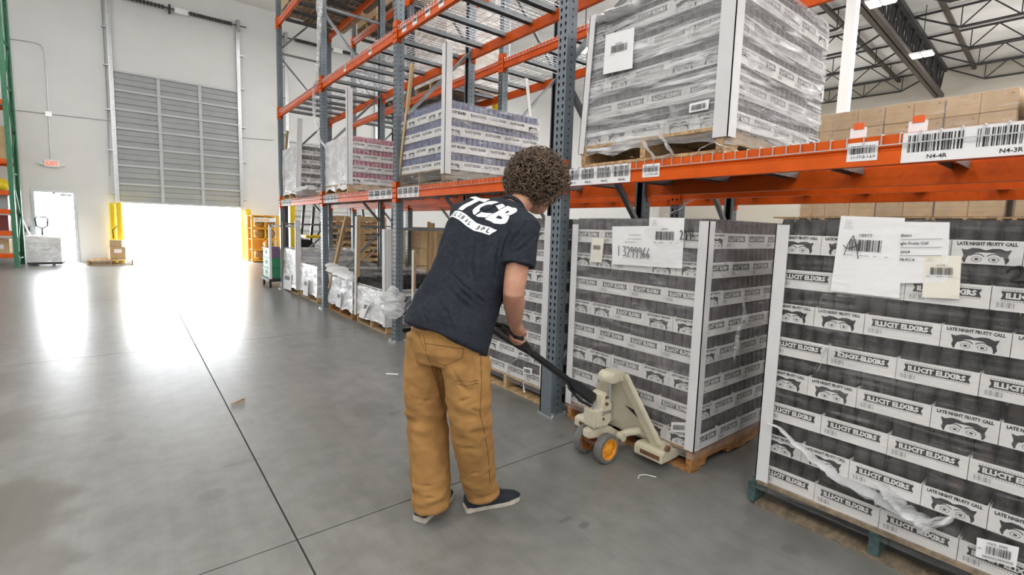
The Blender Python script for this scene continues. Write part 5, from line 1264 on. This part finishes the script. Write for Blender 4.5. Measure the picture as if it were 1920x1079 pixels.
MB().box((.05, 0, 2.17), (1.45, 1.0, .06)).build('overhead_guard', M['black'], F); q = MB(); q.tube([(-.35, 0, 1.0), (-.2, 0, 1.25)], .02, 8); q.lathe([(.17, -.015), (.185, 0), (.17, .015), (.155, 0), (.17, -.015)], (-.2, 0, 1.27), 'x', 18); q.build('steering_wheel', M['black'], F)
for s in (-1, 1):
    MB().bar((-1.02, s*.32, .06), (-1.02, s*.32, 2.3), .10, .12).build('mast_rail', M['yellow'] if s < 0 else M['black'], F)
    MB().box((-1.25, s*.25, .08), (.40, .11, .04)).build('fork', M['steel'], F)
    for x in (-.65, .65): MB().lathe([(.12, -.09), (.27, -.09), (.29, -.05), (.29, .05), (.27, .09), (.12, .09)], (x, s*.46, .29), 'y', 20).build('wheel', M['rubber'], F)
MB().tube([(-.98, 0, .1), (-.98, 0, 2.1)], .05, 10).build('lift_cylinder', M['galv'], F); MB().box((-1.10, 0, .45), (.06, .9, .45)).build('carriage', M['steel'], F); MB().box((.3, -.535, .62), (.55, .02, .25)).build('side_panel', M['doorgrey'], F)
# ---------------------------------------------------------------- propane cage
PX = Vector((3.62, 18.35, 0)); C_ = thing('propane_cage', 'amber steel cage marked PROPANE beside the open roll door', 'cage', tuple(PX)); CW, CD, CHt = .78, .7, 1.58
for x in (-CW/2, CW/2):
    for y in (-CD/2, CD/2): MB().mm((x-.035, y-.035, 0), (x+.035, y+.035, CHt)).build('cage_post', M['amber'], C_)
for z in (.06, .42, .78, 1.14, CHt-.02):
    q = MB(); q.mm((-CW/2, -CD/2-.02, z-.02), (CW/2, -CD/2+.02, z+.02)); q.mm((-CW/2, CD/2-.02, z-.02), (CW/2, CD/2+.02, z+.02)); q.mm((-CW/2, -CD/2, z-.012), (CW/2, CD/2, z+.002)); q.build('cage_shelf', M['amber'], C_)
MB().mm((-.02, -CD/2-.02, 0), (.02, -CD/2+.02, CHt)).build('door_stile', M['amber'], C_)
q = MB()
for i in range(14): x = -CW/2+(i+.5)*CW/14; q.mm((x-.003, -CD/2-.022, .05), (x+.003, -CD/2-.018, CHt-.1))
for i in range(20): z = .08+i*.073; q.mm((-CW/2, -CD/2-.022, z-.003), (CW/2, -CD/2-.018, z+.003))
q.build('mesh_door', M['amber'], C_, kind='stuff'); MB().mm((-CW/2, CD/2-.01, .03), (CW/2, CD/2, CHt)).build('back_sheet', M['amber'], C_)
q = MB().mm((-CW/2+.04, -CD/2-.032, 1.36), (CW/2-.06, -CD/2-.024, 1.50)); sg = q.build('cage_sign', M['white'], C_)
q = MB(); word(q, 'PROPANE', (-.09, -CD/2-.034, 1.43), (1, 0, 0), (0, 0, 1), w=.42, h=.075, bold=.03); q.build('sign_letters', M['amber'], sg)
M['tank'] = mat('dull_tank', (.62, .40, .22), .45, .2, var=.1)
for i, (x, z, lb) in enumerate(((-.20, 1.17, 'top shelf left'), (.20, 1.17, 'top shelf right'), (-.20, .81, 'second shelf left'), (.20, .81, 'second shelf right'), (.14, .45, 'third shelf'), (-.20, .09, 'bottom shelf left'), (.20, .09, 'bottom shelf right'))):
    p = thing('propane_cylinder', 'dull propane cylinder lying on the cage %s' % lb, 'gas cylinder', tuple(PX+Vector((x, 0, z))), 0, 'cylinders in the propane cage')
    MB().lathe([(.001, -.29), (.08, -.285), (.13, -.25), (.145, -.2), (.145, .2), (.13, .25), (.001, .29)], (0, 0, .147), 'y', 20).build('tank', M['tank'], p, smooth=True)
    MB().lathe([(.09, -.33), (.10, -.33), (.10, -.27), (.09, -.27), (.09, -.33)], (0, 0, .147), 'y', 16).build('collar_ring', M['rust'], p); MB().cyl((0, -.31, .147), .025, .05, 10, 0, 'y').build('valve', M['steel'], p)
# ---------------------------------------------------------------- things by the doors
pallet((-.44, 18.55, 0), 'low wooden pallet in front of the left yellow bollards', PI/2, '')
def carton(p, d, label, rz=0, lab=True):
    t = thing('carton', label, 'box', p, rz); MB().box((0, 0, d[2]/2), d).build('box_body', M['kraft'], t, bevel=.006)
    MB().mm((-.025, -d[1]/2-.001, d[2]-.06), (.025, d[1]/2+.001, d[2]+.001)).build('packing_tape', M['tape'], t)
    if lab: MB().mm((-d[0]*.26, -d[1]/2-.0025, d[2]*.52), (d[0]*.24, -d[1]/2-.001, d[2]*.82)).build('address_label', M['paper'], t)
    return t
carton((-.31, 18.5, .142), (.36, .34, .36), 'brown carton with a white label on the low pallet by the left bollards', .25)
carton((-.30, 18.5, .503), (.28, .26, .20), 'small brown carton topmost in front of the left bollards', -.1, False)
t = thing('wrapped_bundle', 'shiny clear film-wrapped bundle standing in front of the open white door', 'bundle', (-1.83, 18.6, 0), -.05)
MB().box((-.13, 0, .44), (.42, .45, .66)).build('packed_goods', M['white'], t, bevel=.02); MB().box((.20, 0, .54), (.20, .42, .42)).build('tan_panel', M['kraft'], t, bevel=.01); MB().box((.20, 0, .22), (.20, .42, .22)).build('grey_panel', M['doorlight'], t, bevel=.01)
film_shell(.5, .68, .08, .80, .012, seed=4.4).build('stretch_film', films('film_white'), t, smooth=True); MB().box((.335, 0, .43), (.012, .48, .70)).build('blue_edge', mat('blue_strap', (.10, .16, .45), .5), t); MB().box((0, 0, .05), (.7, .5, .055)).build('skid', M['steel'], t)
t = thing('hand_truck', 'grey hand truck with a dark loop handle by the open white door', 'hand truck', (-1.92, 19.0, 0))
q = MB(); q.tube([(0, 0, .1), (0, 0, 1.02)], .022, 10); q.build('mast', M['steel'], t); q = MB(); q.tube([(0, 0, 1.0), (-.11, 0, 1.06), (-.13, 0, 1.26), (-.09, 0, 1.32), (.09, 0, 1.32), (.13, 0, 1.26), (.11, 0, 1.06), (0, 0, 1.0)], .02, 8); q.build('loop_handle', M['steel'], t)
MB().mm((-.2, -.25, .03), (.2, .02, .05)).build('toe_plate', M['steel'], t)
for s in (-1, 1): MB().cyl((s*.2, .05, .12), .12, .05, 18, 0, 'x').build('wheel', M['rubber'], t)
q = MB(); q.bar((-2.36, 19.3, 1.30), (-1.98, 19.2, .03), .06, .03); tag(q.build('leaning_plank', M['white'], None), 'white plank leaning by the green rack next to the open white door', 'plank')
t = thing('push_button_box', 'small dark control box on the wall behind the white plank', 'switch box', tuple(at(52, 430, 'y', Y1-.05))); MB().box((0, 0, 0), (.16, .09, .16)).build('housing', M['doorgrey'], t, bevel=.01); MB().box((0, -.05, 0), (.10, .015, .10)).build('cover', M['black'], t)
# ---------------------------------------------------------------- green rack on the far left
GXX, GY = -2.33, 17.9
GR = thing('green_rack', 'green pallet rack with orange beams at the left picture edge', 'pallet rack', (GXX, GY, 0))
for x in (0, -2.75):
    for y, rz in ((0, -PI/2), (1.05, PI/2)):
        u = put('upright', POSTG, GR, (x+(0.0), y, .01), (0, 0, rz+PI)); MB().box((.045, 0, -.004), (.14, .14, .01)).build('base_plate', M['green'], u)
    for a, b, c, d in ((0, .3, 1, 1.3), (1, 1.4, 0, 2.4), (0, 2.5, 1, 3.5), (1, 3.6, 0, 4.6), (0, 4.7, 1, 5.7), (0, .2, 1, .2), (0, 2.45, 1, 2.45), (0, 4.65, 1, 4.65), (0, 5.8, 1, 5.8)): MB().bar((x, .09+a*.87, b), (x, .09+c*.87, d), .03, .04, up=(1, 0, 0)).build('brace', M['green'], GR)
gl = (.30, .88, 1.44, 1.92, 2.72, 4.2)
for z in gl:
    for y in (-.012, 1.06): MB().mm((-2.70, y-.02, z-.06), (-.05, y+.03, z+.06)).build('beam', M['orange'], GR, bevel=.004)
    MB().mm((-2.70, .02, z+.045), (-.05, 1.03, z+.06)).build('shelf_board', M['galv'], GR)
for nm, x, z, d, m, lb in (('carton', -.35, .36, (.40, .5, .36), 'kraft', 'brown carton on the lowest shelf of the green rack'), ('storage_tote', -.40, .94, (.55, .6, .40), 'dred', 'dark red tote on the second shelf of the green rack'), ('storage_tote', -.38, 1.50, (.55, .6, .36), 'doorgrey', 'grey tote on the middle shelf of the green rack'), ('carton', -.32, 2.78, (.48, .6, .85), 'kraft', 'tall brown carton on the upper shelf of the green rack')):
    if m == 'dred': M['dred'] = mat('dark_red_plastic', (.16, .02, .02), .5)
    t = thing(nm, lb, 'box' if nm == 'carton' else 'tote', (GXX+x, GY+.5, z+.0005)); MB().box((0, 0, d[2]/2), d).build('body', M[m], t, bevel=.012); MB().box((0, 0, d[2]-.02), (d[0]+.015, d[1]+.015, .03)).build('lid' if nm != 'carton' else 'tape_band', M[m] if nm != 'carton' else M['tape'], t); MB().mm((-.1, -d[1]/2-.003, d[2]*.3), (.1, -d[1]/2-.001, d[2]*.6)).build('label', M['paper'], t)
q = MB(); ball(q, (0, 0, .17), (.26, .28, .17)); ball(q, (.12, -.1, .13), (.16, .18, .13)); me = vox(q, .02, 4); me.materials.append(M['yellow']); t = put('yellow_sack', me, None, (GXX-.33, GY+.45, 1.985)); tag(t, 'yellow sack slumped on the fourth shelf of the green rack', 'sack')
# ---------------------------------------------------------------- cart of green crates by the rack end
t = thing('platform_cart', 'white-posted platform cart at the end of the aisle rack', 'cart', (2.55, 11.35, 0)); 
MB().box((0, 0, .16), (.60, .80, .06)).build('deck', M['steel'], t, bevel=.01)
for x in (-.26, .26):
    MB().bar((x, -.38, .19), (x, -.38, 1.32), .045, .045).build('post', M['white'], t)
    for y in (-.3, .3): MB().cyl((x, y, .066), .065, .04, 16, 0, 'x').build('caster', M['rubber'], t)
MB().bar((-.26, -.38, 1.30), (.26, -.38, 1.30), .045, .045).build('push_bar', M['white'], t)
for i, (z, m, lb) in enumerate(((.1905, 'green_box', 'green crate on the white-posted cart, bottom one'), (.4055, 'green_box', 'green crate on the white-posted cart, second up'), (.6205, 'purple', 'purple-grey crate topmost on the white-posted cart'))):
    if m == 'purple': M['purple'] = mat('purple_grey_plastic', (.20, .13, .22), .5)
    c = thing('plastic_crate', lb, 'crate', (2.55, 11.40, z)); q = MB(); w, d, h, k = .5, .62, .21, .02
    q.mm((-w/2, -d/2, 0), (w/2, d/2, k)); q.mm((-w/2, -d/2, k), (-w/2+k, d/2, h)); q.mm((w/2-k, -d/2, k), (w/2, d/2, h)); q.mm((-w/2+k, -d/2, k), (w/2-k, -d/2+k, h)); q.mm((-w/2+k, d/2-k, k), (w/2-k, d/2, h)); q.build('crate_shell', M[m], c)
    q = MB(); q.mm((-w/2-.012, -d/2-.012, h-.03), (w/2+.012, -d/2, h-.005)); q.mm((-w/2-.012, -d/2, h-.03), (-w/2, d/2, h-.005)); q.build('rim', M[m], c); MB().mm((-w/2-.003, -.1, .08), (-w/2-.001, .1, .15)).build('crate_label', M['ink'], c)
# ---------------------------------------------------------------- litter on the floor
q = MB(); q.box((1.888, 4.134, .0015), (.115, .028, .002), 0, -.75); tag(q.build('paper_scrap', M['paper'], None), 'white paper scrap on the floor left of the man', 'paper scrap')
q = MB(); q.bar((.558, 4.076, .007), (.654, 4.130, .007), .012, .010); q.bar((.60, 4.105, .012), (.66, 4.128, .016), .006, .004); tag(q.build('wood_splinter', M['wood'], None), 'pale wood splinter lying across the floor by the long joint', 'splinter')
p = at(1212, 896, 'z', .004); q = MB(); q.tube([p+Vector((-.05, .02, 0)), p+Vector((-.02, .035, .004)), p+Vector((.02, .02, .002)), p+Vector((.05, -.03, 0))], .003, 6); tag(q.build('film_shred', M['film_white'], None), 'curl of clear film on the floor in front of the jack load', 'film scrap')
